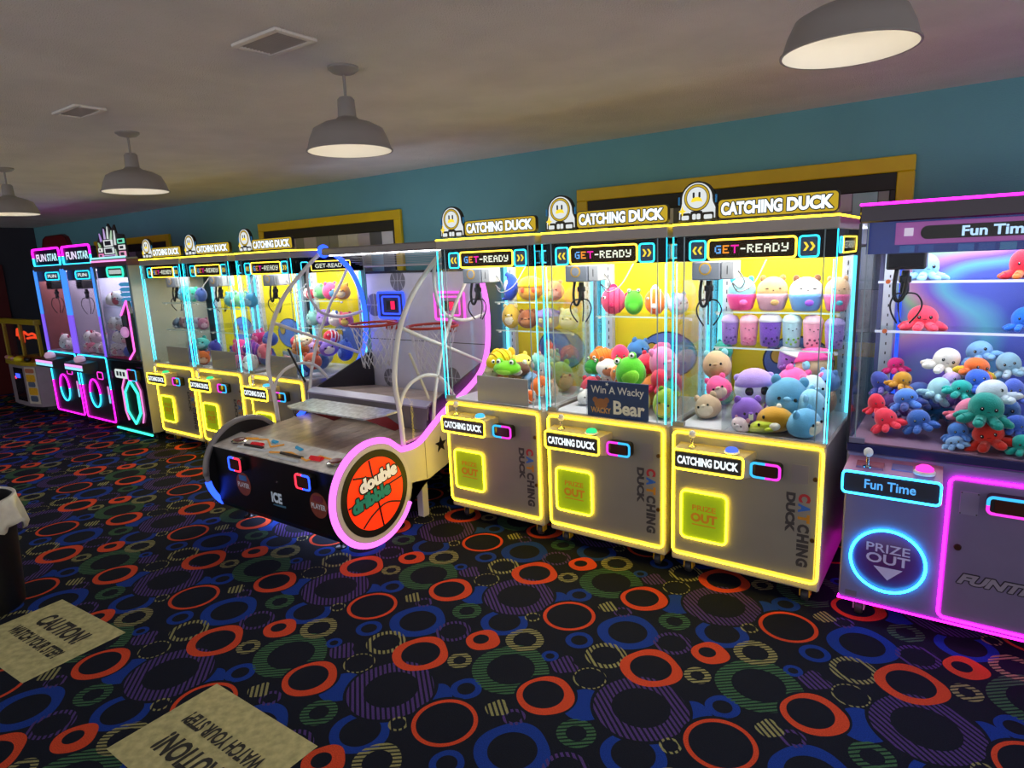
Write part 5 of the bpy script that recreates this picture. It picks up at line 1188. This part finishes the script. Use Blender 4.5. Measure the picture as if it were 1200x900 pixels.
# ---- machine with the boba cups
PC = 'in the yellow machine nearest the magenta one'
fill(xC, 0, ZF, [
    ('ball', .105, .46, 1.150, .074, .076, ['#c9ab84', '#8ed4dc', '#b8986c'], 'tan animal plush with a cyan topper', .2),
    ('ball', .075, .62, 1.215, .055, .050, ['#35b09a', '#2c9c8c', '#35b09a'], 'small sea green plush'),
    ('ball', .075, .52, 1.005, .066, .073, ['#3fb4c4', '#3fb4c4', '#66c8d2'], 'turquoise plush low'),
    ('ball', .124, .28, .935, .072, .064, ['#c2a98a', '#c2a98a', '#d6c6ac'], 'beige plush at the bottom left'),
    ('ball', .165, .36, 1.035, .064, .068, ['#f05a96', '#f05a96', '#d8c2b0'], 'hot pink plush on the left'),
    ('hat', .352, .31, 1.062, .090, .090, ['#e8eaf2', '#a88fd8', '#2a2a30', 'p'], 'white panda plush with a lilac cap', .45),
    ('ball', .357, .15, .949, .075, .079, ['#8c63c8', '#8c63c8', '#8c63c8'], 'purple plush with a paper tag', .5, 0, True),
    ('ball', .521, .25, 1.035, .098, .100, ['#5fa3c9', '#5fa3c9', '#7ab6d6'], 'big steel blue plush in the middle', .2, .1),
    ('long', .508, .125, .941, .096, .062, ['#c99322', '#e8e2cf', '#e2b445'], 'ochre plush with a white rim'),
    ('cup', .463, .62, 1.181, .081, .064, ['#9a5fc0', '#d8d4d8', '#9a5fc0'], 'grey-topped purple cup plush at the back'),
    ('hat', .597, .58, 1.161, .104, .082, ['#cdb38c', '#ff5aa8', '#7ac6d8'], 'tan plush with a big pink cap'),
    ('ball', .501, .44, 1.098, .078, .060, ['#ff62a8', '#ff62a8', '#6cc6d8'], 'bright pink plush behind the blue one'),
    ('ball', .638, .39, 1.063, .071, .071, ['#b4dcea', '#f07ab0', '#8cc8e0'], 'pale ice blue plush with pink ears'),
    ('ball', .672, .26, 1.008, .076, .091, ['#8ccbe6', '#8ccbe6', '#a9d8ea'], 'light blue plush against the right glass'),
    ('ball', .655, .12, .938, .080, .067, ['#6ab2dc', '#6ab2dc', '#e2d6be'], 'sky blue plush in the front right corner'),
    ('long', .47, .09, .905, .088, .034, ['#c8d638', '#c8d638', '#dbe36a'], 'lime plush squeezed at the bottom'),
    ('ball', .335, .09, .906, .045, .036, ['#f0d6dc', '#f0a8bc', '#f6e8ea'], 'small white and pink plush at the bottom'),
    ('ball', .69, .44, 1.105, .055, .055, ['#6f9fe0', '#6f9fe0', '#8ab4ea'], 'cornflower blue plush at the right'),
    ('ball', .60, .30, .925, .050, .054, ['#6f4fb0', '#6f4fb0', '#8a6ac4'], 'small violet plush tucked low'),
    ('ball', .10, .64, .94, .062, .070, ['#38b070', '#38b070', '#52c486'], 'green plush in the back left corner'),
    ('ball', .26, .60, .955, .085, .085, ['#e86a9a', '#e86a9a', '#f0a0c0'], 'rose plush buried at the back'),
    ('ball', .45, .58, .960, .085, .090, ['#7a8fd8', '#7a8fd8', '#a0b0e4'], 'periwinkle plush buried at the back'),
    ('ball', .62, .60, .960, .085, .090, ['#d8b48a', '#d8b48a', '#e8d0b0'], 'sand plush buried at the back'),
    ('ball', .47, .38, .935, .070, .066, ['#b06ac0', '#b06ac0', '#cfa0d8'], 'mauve plush under the pile')],
    PC, 'plush in the pile of the boba machine', DW)
PCs = 'on the upper shelf above the boba cups'
Z1, Z2 = 1.458, 1.251
fill(xC, 0, 0, [
    ('cupcake', .178, .62, Z1+.096, .083, .096, ['#8fd4e2', '#ff4f9f', '#ff6ab0', '#3fb4d0'], 'blue cat in a pink cupcake cup plush', .3),
    ('cupcake', .35, .62, Z1+.098, .087, .098, ['#d2b078', '#d9a8b8', '#b8935c', '#a8804c'], 'tan capybara plush with a pink belt', .3),
    ('cupcake', .53, .62, Z1+.096, .090, .096, ['#f0ece8', '#6aa4dc', '#8a50d0', '#7a5238'], 'white dog in a blue bowl plush', .3),
    ('cupcake', .685, .62, Z1+.094, .066, .094, ['#d8b890', '#f078ac', '#48b8d0', '#c8a070'], 'tan puppy in a pink bowl plush', .3)], PCs, 'cupcake plush on the upper shelf', DW)
fill(xC, 0, 0, [
    ('cup', .115, .62, Z2+.089, .051, .089, ['#9a78d0', '#c8b0e4', '#5a3a90'], 'purple boba cup plush at the left end', .3),
    ('cup', .225, .62, Z2+.09, .053, .09, ['#f094b4', '#f6bccc', '#d86a94'], 'pink boba cup plush second from left', .3),
    ('cup', .345, .62, Z2+.095, .062, .095, ['#7a4fc0', '#dcd8e6', '#3a2070'], 'purple and white cat boba cup plush', .3),
    ('cup', .463, .62, Z2+.093, .053, .093, ['#a8d2dc', '#c2e2e8', '#6aa83a'], 'pale blue boba cup plush with green dots', .3),
    ('cup', .573, .62, Z2+.092, .053, .092, ['#f2a4bc', '#f8c4d2', '#7a3a5a'], 'pink boba cup plush second from right', .3),
    ('cup', .683, .62, Z2+.085, .051, .085, ['#a890dc', '#b8a8e4', '#6a50a8'], 'lavender boba cup plush at the right end', .3)], 'on the shelf below', 'boba cup plush on the lower shelf', DW)
# ---- machine with the bear sign
PB = 'in the bear sign machine'
Z1 = 1.419
fill(xB, 0, 0, [
    ('fish', .152, .62, Z1+.089, .082, .089, ['#f0527e', '#c82a5e'], 'pink striped fish plush on the shelf', .4),
    ('frog', .30, .62, Z1+.08, .060, .080, ['#4cc22e', '#5ad03a'], 'green frog plush on the shelf', .3),
    ('fish', .445, .62, Z1+.085, .066, .085, ['#f07a28', '#f6f0e8'], 'orange and white clownfish plush on the shelf', .4),
    ('ball', .60, .62, Z1+.071, .065, .071, ['#c6d2ea', '#7a9ad8', '#e4eaf4'], 'pale blue round plush on the shelf')], PB, 'plush on the bear machine shelf', DW)
fill(xB, 0, ZF, [
    ('fish', .131, .5, 1.15, .075, .053, ['#f0842a', '#f0842a'], 'orange fish plush'),
    ('octo', .274, .46, 1.164, .085, .073, ['#f03a6a', '#f4c6cc'], 'crimson pink spiny plush'),
    ('ball', .30, .66, 1.186, .073, .063, ['#4a8ad0', '#4a8ad0', '#4a8ad0'], 'medium blue ball plush'),
    ('ball', .435, .48, 1.133, .062, .062, ['#e83250', '#c02040', '#f07a8a'], 'scarlet plush'),
    ('octo', .54, .5, 1.172, .095, .083, ['#f04a78', '#d83060'], 'rose red octopus plush'),
    ('ball', .625, .4, 1.158, .080, .097, ['#f48ac0', '#f48ac0', '#f8b4d6'], 'candy pink plush on the right'),
    ('frog', .47, .27, 1.112, .086, .086, ['#58c82a', '#8ae03a'], 'lime green frog plush above the sign'),
    ('ball', .222, .36, 1.103, .070, .054, ['#f0ece6', '#a8643c', '#c8805a'], 'white and brown plush'),
    ('fish', .331, .3, 1.084, .056, .056, ['#f09048', '#f8f4ec'], 'pale orange and white fish plush'),
    ('frog', .075, .45, 1.089, .053, .050, ['#2f9a38', '#52b84a'], 'dark green frog plush'),
    ('ball', .085, .4, .956, .063, .069, ['#e0485a', '#e0485a', '#f0a0a8'], 'red plush by the chute'),
    ('ball', .67, .18, .955, .066, .082, ['#a6ca3a', '#7ab02a', '#e8c84a'], 'yellow-green turtle plush at the front right'),
    ('octo', .61, .3, 1.06, .080, .068, ['#e83a58', '#c82848'], 'bright red octopus plush'),
    ('ball', .69, .32, .997, .056, .067, ['#2fa890', '#2fa890', '#5ac4b0'], 'teal plush at the right glass'),
    ('ball', .11, .28, .916, .049, .046, ['#ecebe6', '#ecebe6', '#ffffff'], 'small white plush by the chute'),
    ('ball', .37, .40, .97, .085, .09, ['#d87a9a', '#d87a9a', '#e8a8be'], 'dusty pink plush under the pile'),
    ('ball', .53, .42, .97, .085, .09, ['#e08a3a', '#e08a3a', '#f0b070'], 'amber plush under the pile'),
    ('ball', .30, .60, .99, .085, .10, ['#7ab0d8', '#7ab0d8', '#a8cce4'], 'powder blue plush under the pile'),
    ('ball', .55, .62, .99, .09, .10, ['#c84a5a', '#c84a5a', '#e08a94'], 'brick red plush under the pile'),
    ('ball', .52, .20, .945, .075, .072, ['#d8c04a', '#d8c04a', '#e8d880'], 'mustard plush behind the sign'),
    ('ball', .36, .20, .945, .070, .072, ['#6a8ac8', '#6a8ac8', '#9ab0dc'], 'slate blue plush behind the sign'),
    ('ball', .14, .62, .97, .08, .09, ['#e8e2d8', '#c8a080', '#e8e2d8'], 'cream plush at the back left')], PB, 'plush in the pile of the bear machine', DW)
# ---- machine right of the basketball game
PA = 'in the machine right of the basketball game'
Z1, Z2 = 1.506, 1.301
fill(xA, 0, 0, [
    ('dolphin', .135, .62, Z1+.1, .065, .10, ['#2347c0', '#2347c0', '#c8d2e8'], 'royal blue dolphin plush', .3),
    ('hat', .32, .62, Z1+.084, .092, .084, ['#e8a83a', '#f0d020', '#e05a3a'], 'yellow-capped plush on the top shelf', .3),
    ('ball', .52, .62, Z1+.07, .070, .070, ['#e8a078', '#e8a078', '#f0c8a8'], 'peach plush on the top shelf', .3),
    ('ball', .135, .62, Z2+.09, .066, .09, ['#e0b848', '#f0d8a0', '#f0e4c8'], 'gold and cream bear plush', .3),
    ('ball', .285, .62, Z2+.069, .072, .069, ['#9a5838', '#9a5838', '#b87850'], 'brown plush on the middle shelf', .3),
    ('hat', .46, .62, Z2+.073, .085, .073, ['#9a86d8', '#9a86d8', '#e8e0a8'], 'lavender plush on the middle shelf', .3),
    ('ball', .63, .62, Z2+.075, .075, .075, ['#d6d8a0', '#d6d8a0', '#e8e8c8'], 'pale yellow plush on the middle shelf', .3)], PA, 'plush on the shelves beside the basketball game', DW)
fill(xA, 0, ZF, [
    ('fish', .27, .3, 1.129, .093, .057, ['#f4d416', '#e0b810'], 'big yellow plush'),
    ('frog', .382, .2, 1.085, .087, .044, ['#74d21e', '#a0e048'], 'lime plush above the grey board'),
    ('ball', .221, .22, 1.048, .047, .045, ['#f0e4b0', '#f0e4b0', '#f6f0d0'], 'small cream plush'),
    ('ball', .373, .4, 1.098, .069, .048, ['#f0da50', '#f0da50', '#f6e88a'], 'pale yellow plush'),
    ('ball', .425, .3, 1.063, .065, .047, ['#6a4a3a', '#e8e0d8', '#e8e0d8'], 'brown and white plush'),
    ('ball', .62, .2, .982, .058, .062, ['#f07a2e', '#f07a2e', '#f8c8a0'], 'orange plush by the right glass'),
    ('ball', .475, .45, 1.092, .057, .060, ['#8ad0c0', '#e8c0a8', '#f0dcd0'], 'mint and peach plush'),
    ('ball', .60, .35, 1.05, .052, .058, ['#a8acb0', '#a8acb0', '#d0d4d8'], 'grey plush'),
    ('ball', .52, .55, 1.115, .055, .055, ['#58b488', '#58b488', '#8ad0ac'], 'sea green plush'),
    ('fish', .60, .14, .912, .052, .042, ['#e86a28', '#f0ece6'], 'dark orange fish plush at the bottom'),
    ('ball', .66, .31, .933, .052, .063, ['#e0c8a0', '#e0c8a0', '#f0e0c8'], 'beige plush at the bottom'),
    ('ball', .12, .40, .95, .070, .080, ['#e87a5a', '#e87a5a', '#f0a88a'], 'coral plush by the chute'),
    ('ball', .12, .42, 1.06, .055, .045, ['#d8604a', '#d8604a', '#f0a88a'], 'small red-orange plush by the chute'),
    ('ball', .30, .42, .96, .085, .09, ['#c8a878', '#c8a878', '#e0c8a0'], 'camel plush under the pile'),
    ('ball', .47, .36, .95, .080, .08, ['#7aa0c8', '#7aa0c8', '#a8c0dc'], 'dull blue plush under the pile'),
    ('ball', .40, .60, .97, .09, .10, ['#d87a7a', '#d87a7a', '#e8a8a8'], 'salmon plush under the pile'),
    ('ball', .60, .56, .97, .085, .10, ['#a0b84a', '#a0b84a', '#c0d080'], 'olive plush under the pile'),
    ('ball', .36, .20, .945, .075, .072, ['#e0a83a', '#e0a83a', '#e8c880'], 'ochre plush behind the grey board'),
    ('ball', .50, .16, .930, .060, .06, ['#70b0a0', '#70b0a0', '#a0ccc0'], 'teal grey plush behind the grey board')], PA, 'plush in the pile beside the basketball game', DW)
# ---- octopus machine
PD = 'in the magenta machine'
Zs = (1.622, 1.372)
fill(xD, .01, 0, [
    ('octo', .225, .61, Zs[0]+.055, .098, .071, ['#8fc8ee'], 'light blue octopus plush on the upper shelf', .25),
    ('octo', .61, .61, Zs[0]+.06, .090, .073, ['#e02436', '#d06a2a'], 'red octopus plush on the upper shelf', .1),
    ('octo', .23, .61, Zs[1]+.055, .105, .065, ['#ff4a64'], 'coral octopus plush on the lower shelf', .2),
    ('octo', .63, .61, Zs[1]+.055, .070, .061, ['#2a78e0'], 'bright blue octopus plush on the lower shelf', .1)], PD, 'octopus plush on the shelves', .92)
fill(xD, .01, .907, [
    ('octo', .325, .5, 1.235, .092, .067, ['#ece8dc'], 'cream octopus plush on top of the pile', .2, .3),
    ('octo', .498, .6, 1.272, .088, .055, ['#8cc0f0'], 'baby blue octopus plush at the back', .1),
    ('octo', .46, .45, 1.215, .085, .045, ['#f0702a', '#e0c02a'], 'orange and yellow octopus plush', .5, .2),
    ('octo', .49, .36, 1.17, .078, .055, ['#3a6ad8'], 'royal blue octopus plush', .2),
    ('octo', .61, .5, 1.225, .078, .063, ['#8ab4c4', '#b0c8cc'], 'grey-teal octopus plush', .1),
    ('octo', .132, .6, 1.179, .066, .042, ['#e01a7a'], 'magenta sequin octopus plush', .3),
    ('octo', .157, .42, 1.133, .066, .048, ['#dca032'], 'ochre octopus plush', .6, .3),
    ('octo', .099, .47, 1.11, .068, .062, ['#4a5ab8', '#8a7ad0'], 'indigo octopus plush by the left glass', .3),
    ('octo', .299, .35, 1.115, .074, .065, ['#a4d4dc'], 'mint octopus plush', .9, .5),
    ('octo', .392, .42, 1.15, .066, .042, ['#c8aee0'], 'pale lavender octopus plush', .1),
    ('octo', .215, .3, 1.07, .084, .05, ['#5a90e8', '#4a5aa0'], 'azure octopus plush', .3),
    ('octo', .284, .2, .99, .076, .053, ['#3f6ec0'], 'denim octopus plush', .2),
    ('octo', .085, .3, 1.03, .060, .053, ['#f43a50'], 'red-coral octopus plush at the left', .5),
    ('octo', .154, .2, .985, .078, .055, ['#ff4058'], 'strawberry octopus plush at the left', .3),
    ('octo', .408, .32, 1.133, .074, .042, ['#22b8ac'], 'turquoise octopus plush', .1),
    ('octo', .425, .20, 1.055, .072, .065, ['#f08aa8', '#e86a80'], 'pink octopus plush', .3, .3),
    ('octo', .504, .13, 1.085, .105, .074, ['#1f9e90'], 'large teal octopus plush in front', .2),
    ('octo', .56, .27, 1.135, .094, .06, ['#cfe0e6'], 'icy white octopus plush', .3, -.4),
    ('octo', .545, .10, .972, .098, .058, ['#d83226', '#c02a1e'], 'vermilion octopus plush at the bottom front', .1),
    ('octo', .43, .13, .972, .066, .042, ['#4a80d0'], 'mid blue octopus plush', .2),
    ('octo', .62, .30, 1.139, .064, .057, ['#5a74d8'], 'periwinkle octopus plush', .1),
    ('octo', .655, .08, .955, .064, .042, ['#1fae9e'], 'sea green octopus plush at the right', .1),
    ('octo', .42, .08, .935, .056, .026, ['#8ab8e8'], 'pale azure octopus plush at the bottom', .1),
    ('octo', .61, .17, 1.02, .064, .045, ['#3f66c8'], 'cobalt octopus plush', .1),
    ('octo', .73, .25, 1.10, .085, .06, ['#f0c84a'], 'yellow octopus plush near the right end', .1),
    ('octo', .75, .45, 1.15, .09, .065, ['#b070d0'], 'violet octopus plush near the right end', .1),
    ('octo', .25, .50, 1.05, .09, .07, ['#5a78c8'], 'slate octopus plush under the pile', .1),
    ('octo', .45, .52, 1.09, .10, .075, ['#7a5ab0'], 'purple octopus plush under the pile', .1),
    ('octo', .35, .55, .98, .10, .07, ['#3a88c0'], 'ocean blue octopus plush under the pile', .1),
    ('octo', .60, .40, 1.02, .10, .075, ['#4878b8'], 'storm blue octopus plush under the pile', .1),
    ('octo', .14, .42, 1.0, .085, .065, ['#705098'], 'plum octopus plush under the pile', .1),
    ('octo', .50, .30, .98, .09, .07, ['#6a9ad0'], 'sky grey octopus plush under the pile', .1)], PD, 'octopus plush in the pile', .92)
# ---- machines on the left: smaller in view
def pile(x0, y0, zf, wd, place, group, rows):
    for (kind, x, y, z, a, h, cols, desc) in rows:
        plush(kind, (x0+x, y0+y, max(z, zf+h+.001)), a, h, cols, desc+' '+place, random.uniform(-.4, 1.4), 0 if 'shelf' in desc else random.uniform(-.35, .35), group, False, False)
P3 = 'in the machine left of the basketball game'
pile(DX[2][0], YL, ZF, DW, P3, 'plush left of the basketball game', [
    ('fish', .16, .62, 1.556, .07, .055, ['#e83a4a', '#f6f0ec'], 'red fish plush on the top shelf'), ('ball', .32, .62, 1.576, .07, .075, ['#6ac07a', '#6ac07a', '#a0dca8'], 'green plush on the top shelf'),
    ('ball', .47, .62, 1.581, .075, .08, ['#f05a8a', '#f05a8a', '#6ab0e0'], 'hot pink plush on the top shelf'), ('ball', .63, .62, 1.576, .072, .075, ['#f0a030', '#f0c050', '#f6dca0'], 'orange plush on the top shelf'),
    ('ball', .17, .62, 1.321, .07, .07, ['#8ac8c0', '#8ac8c0', '#c0e0dc'], 'aqua plush on the lower shelf'), ('ball', .34, .62, 1.331, .075, .08, ['#9a7ad8', '#9a7ad8', '#c0a8e8'], 'violet plush on the lower shelf'), ('ball', .50, .62, 1.326, .07, .075, ['#e8e6e0', '#5a80d0', '#e8e6e0'], 'white blue-eared plush on the lower shelf'), ('ball', .645, .62, 1.321, .065, .07, ['#e06a7a', '#e06a7a', '#e8c860'], 'red and yellow plush on the lower shelf'),
    ('fish', .15, .42, 1.12, .075, .06, ['#e8485a', '#f0d8d8'], 'red fish plush in the pile'), ('ball', .10, .40, .96, .075, .085, ['#8aa0b0', '#8aa0b0', '#b0c0cc'], 'blue-grey plush in the pile'),
    ('fish', .27, .22, .96, .07, .06, ['#e85a5a', '#e8c8c8'], 'coral fish plush in the pile'), ('ball', .33, .40, 1.07, .09, .075, ['#c8a8e0', '#c8a8e0', '#e0d0f0'], 'lilac plush in the pile'),
    ('ball', .43, .30, 1.16, .085, .05, ['#f2eebc', '#f2eebc', '#f8f4d8'], 'pale cream plush on top of the pile'), ('ball', .44, .24, 1.10, .085, .06, ['#a86028', '#d0b890', '#c88848'], 'brown and tan plush in the pile'),
    ('fish', .52, .52, 1.17, .08, .06, ['#e83a50', '#f8f0f0'], 'scarlet fish plush in the pile'), ('ball', .56, .36, 1.10, .07, .06, ['#f08a4a', '#f08a4a', '#f8e0d0'], 'orange plush in the pile'),
    ('ball', .66, .40, 1.09, .085, .07, ['#8a6ad0', '#8a6ad0', '#f0ece8'], 'purple plush in the pile'), ('ball', .66, .20, 1.0, .08, .075, ['#d05a3a', '#d05a3a', '#e8a890'], 'rust plush in the pile'),
    ('ball', .67, .56, 1.05, .08, .10, ['#3a5ab0', '#3a5ab0', '#7a98d8'], 'navy plush in the pile'), ('ball', .48, .42, .96, .09, .085, ['#4a6a98', '#4a6a98', '#8aa0c0'], 'steel plush in the pile'), ('ball', .60, .12, .935, .07, .06, ['#2a4a98', '#2a4a98', '#7a98d8'], 'dark blue plush at the bottom'), ('ball', .30, .58, 1.0, .09, .11, ['#e8e6ea', '#e8e6ea', '#ffffff'], 'white plush in the pile')])
P2 = 'in the middle machine left of the basketball game'
pile(DX[1][0], YL, ZF, DW, P2, 'plush in the middle left machine', [
    ('ball', .34, .26, 1.526, .072, .075, ['#6ac8c8', '#6ac8c8', '#e8f0f0'], 'aqua plush on the top shelf'), ('ball', .50, .26, 1.526, .072, .075, ['#8ae0a0', '#8ae0a0', '#e8f0f0'], 'mint plush on the top shelf'), ('ball', .655, .26, 1.521, .065, .07, ['#4aa8d8', '#4aa8d8', '#a0d0e8'], 'sky plush on the top shelf'),
    ('ball', .42, .46, 1.14, .085, .075, ['#e83a8a', '#e83a8a', '#f088b8'], 'magenta plush at the back'), ('ball', .62, .44, 1.13, .08, .075, ['#3a58b8', '#e8d040', '#7a90d8'], 'blue plush with yellow ears'),
    ('ball', .30, .40, 1.06, .07, .07, ['#3aa050', '#3aa050', '#f08a4a'], 'green plush by the chute'), ('ball', .40, .26, 1.06, .085, .08, ['#f04a98', '#f04a98', '#f888c0'], 'bright pink plush in front'),
    ('fish', .57, .24, 1.06, .085, .07, ['#7a3ab0', '#c05ac8'], 'purple fish plush'), ('ball', .68, .32, 1.03, .075, .075, ['#f07a8a', '#f07a8a', '#f8c0c8'], 'salmon pink plush'), ('ball', .20, .18, .94, .07, .07, ['#f08030', '#f08030', '#f8c090'], 'orange plush at the bottom'),
    ('ball', .12, .38, .96, .08, .085, ['#5a4ab0', '#5a4ab0', '#8a7ad0'], 'indigo plush at the bottom left'), ('ball', .38, .42, .96, .09, .09, ['#c04a8a', '#c04a8a', '#e08ab8'], 'berry plush under the pile'), ('ball', .55, .42, .96, .09, .09, ['#4a5ac0', '#4a5ac0', '#8a98e0'], 'ultramarine plush under the pile'), ('ball', .50, .16, .94, .075, .07, ['#d8609a', '#d8609a', '#f0a0c8'], 'rose plush behind the grey board'), ('ball', .67, .15, .95, .075, .08, ['#e8e4e8', '#e8e4e8', '#ffffff'], 'white plush at the front right')])
P1 = 'in the farthest yellow machine'
pile(DX[0][0], YL, ZF, DW, P1, 'plush in the farthest yellow machine', [
    ('ball', .56, .24, 1.07, .085, .065, ['#5ad0d0', '#5ad0d0', '#a0e8e8'], 'aqua plush in front'), ('ball', .68, .30, 1.02, .075, .08, ['#4a4ab8', '#4a4ab8', '#8a8ad8'], 'indigo plush'), ('ball', .66, .15, .94, .07, .07, ['#f07a3a', '#f07a3a', '#f8c0a0'], 'orange plush'), ('ball', .50, .26, .945, .085, .075, ['#6a7ab8', '#6a7ab8', '#a0a8d0'], 'dusk blue plush'),
    ('cup', .37, .22, .99, .05, .12, ['#9a5ae0', '#f06a80', '#c080f0'], 'slim purple and coral plush'), ('ball', .34, .24, 1.576, .07, .075, ['#3ab8e8', '#3ab8e8', '#8ad8f0'], 'cyan plush on the top shelf'), ('ball', .50, .24, 1.576, .07, .075, ['#4ad8b0', '#4ad8b0', '#a0ecd8'], 'mint plush on the top shelf'), ('ball', .655, .24, 1.571, .065, .07, ['#5a7ad0', '#5a7ad0', '#98b0e8'], 'blue plush on the top shelf'),
    ('long', .17, .22, 1.276, .06, .055, ['#5a6a80', '#8a98a8', '#c0c8d0'], 'slate plush on the lower shelf'), ('ball', .30, .22, 1.281, .055, .06, ['#8a6a70', '#8a6a70', '#c8b0b4'], 'dusty brown plush on the lower shelf'), ('ball', .42, .22, 1.281, .055, .06, ['#4a70a8', '#4a70a8', '#a0b8d8'], 'denim plush on the lower shelf'), ('ball', .54, .22, 1.281, .055, .06, ['#9a90a8', '#9a90a8', '#d0c8d8'], 'grey plush on the lower shelf'), ('ball', .66, .22, 1.281, .055, .06, ['#b06a8a', '#b06a8a', '#d8b0c4'], 'dull pink plush on the lower shelf')])
PS = 'in the second narrow neon machine'
pile(-5.915, 0, .891, .775, PS, 'white plush in the narrow machine', [
    ('ball', .12, .09, .96, .072, .066, ['#f0eef2', '#f0eef2', '#f0a8bc'], 'white plush with a pink front'), ('ball', .26, .09, .96, .072, .066, ['#f08aa8', '#f08aa8', '#f8c0d0'], 'pink plush at the bottom'), ('ball', .40, .09, .96, .072, .066, ['#f2f0f4', '#f2f0f4', '#d8a8c0'], 'white plush at the bottom'), ('ball', .54, .09, .96, .07, .066, ['#ecd0dc', '#ecd0dc', '#e890a8'], 'pale pink plush at the right'),
    ('ball', .20, .09, 1.09, .078, .068, ['#f6f4f8', '#e85a7a', '#f6f4f8'], 'white plush with red ears on top'), ('ball', .36, .09, 1.09, .075, .066, ['#f4d8e2', '#f4d8e2', '#f0a0b8'], 'blush plush on top'), ('ball', .64, .12, 1.05, .08, .09, ['#f4f2f6', '#e86a8a', '#f4f2f6'], 'white plush at the upper right'), ('ball', .3, .34, 1.02, .10, .12, ['#e6e2ea', '#e6e2ea', '#d0c0e0'], 'off-white plush at the back')])
pile(-6.80, 0, .891, .83, 'in the leftmost narrow neon machine', 'plush in the leftmost narrow machine', [
    ('ball', .30, .09, 1.0, .075, .105, ['#f4f2f6', '#e87a9a', '#f4f2f6'], 'leaning white plush'), ('ball', .46, .09, .955, .065, .06, ['#ece8ee', '#ece8ee', '#e8b0c4'], 'small white and pink plush')])
pile(-5.115, 0, .891, .80, 'in the green hexagon machine', 'plush in the hexagon machine', [
    ('ball', .09, .09, .97, .072, .075, ['#f0eef4', '#f0eef4', '#e8a8c0'], 'white plush with a pink belly'), ('ball', .22, .09, .965, .072, .07, ['#e4dcec', '#e4dcec', '#c8b0d8'], 'pale lilac plush'), ('ball', .36, .09, .96, .07, .065, ['#5a70d0', '#5a70d0', '#98a8e8'], 'blue plush at the bottom'), ('ball', .15, .09, 1.11, .078, .07, ['#f2f0f6', '#5a6ac8', '#f2f0f6'], 'white plush with blue ears'), ('ball', .31, .09, 1.10, .075, .068, ['#f0ecf4', '#f0ecf4', '#f0b8cc'], 'white plush in the middle'),
    ('ball', .10, .09, 1.26, .075, .075, ['#f4f0f6', '#f4f0f6', '#e8d0dc'], 'pale plush at the upper left'), ('ball', .25, .09, 1.25, .075, .075, ['#ece6f0', '#ece6f0', '#f0c0d0'], 'off-white plush at the top'), ('ball', .10, .10, 1.531, .07, .075, ['#f6f4f8', '#d87a88', '#f6f4f8'], 'white plush with red ears on the shelf'), ('ball', .26, .10, 1.541, .075, .085, ['#f4f2f6', '#f4f2f6', '#d86a7a'], 'white and red plush on the shelf'), ('ball', .46, .36, 1.02, .12, .13, ['#e0dce8', '#e0dce8', '#e0dce8'], 'grey-white plush at the back')])
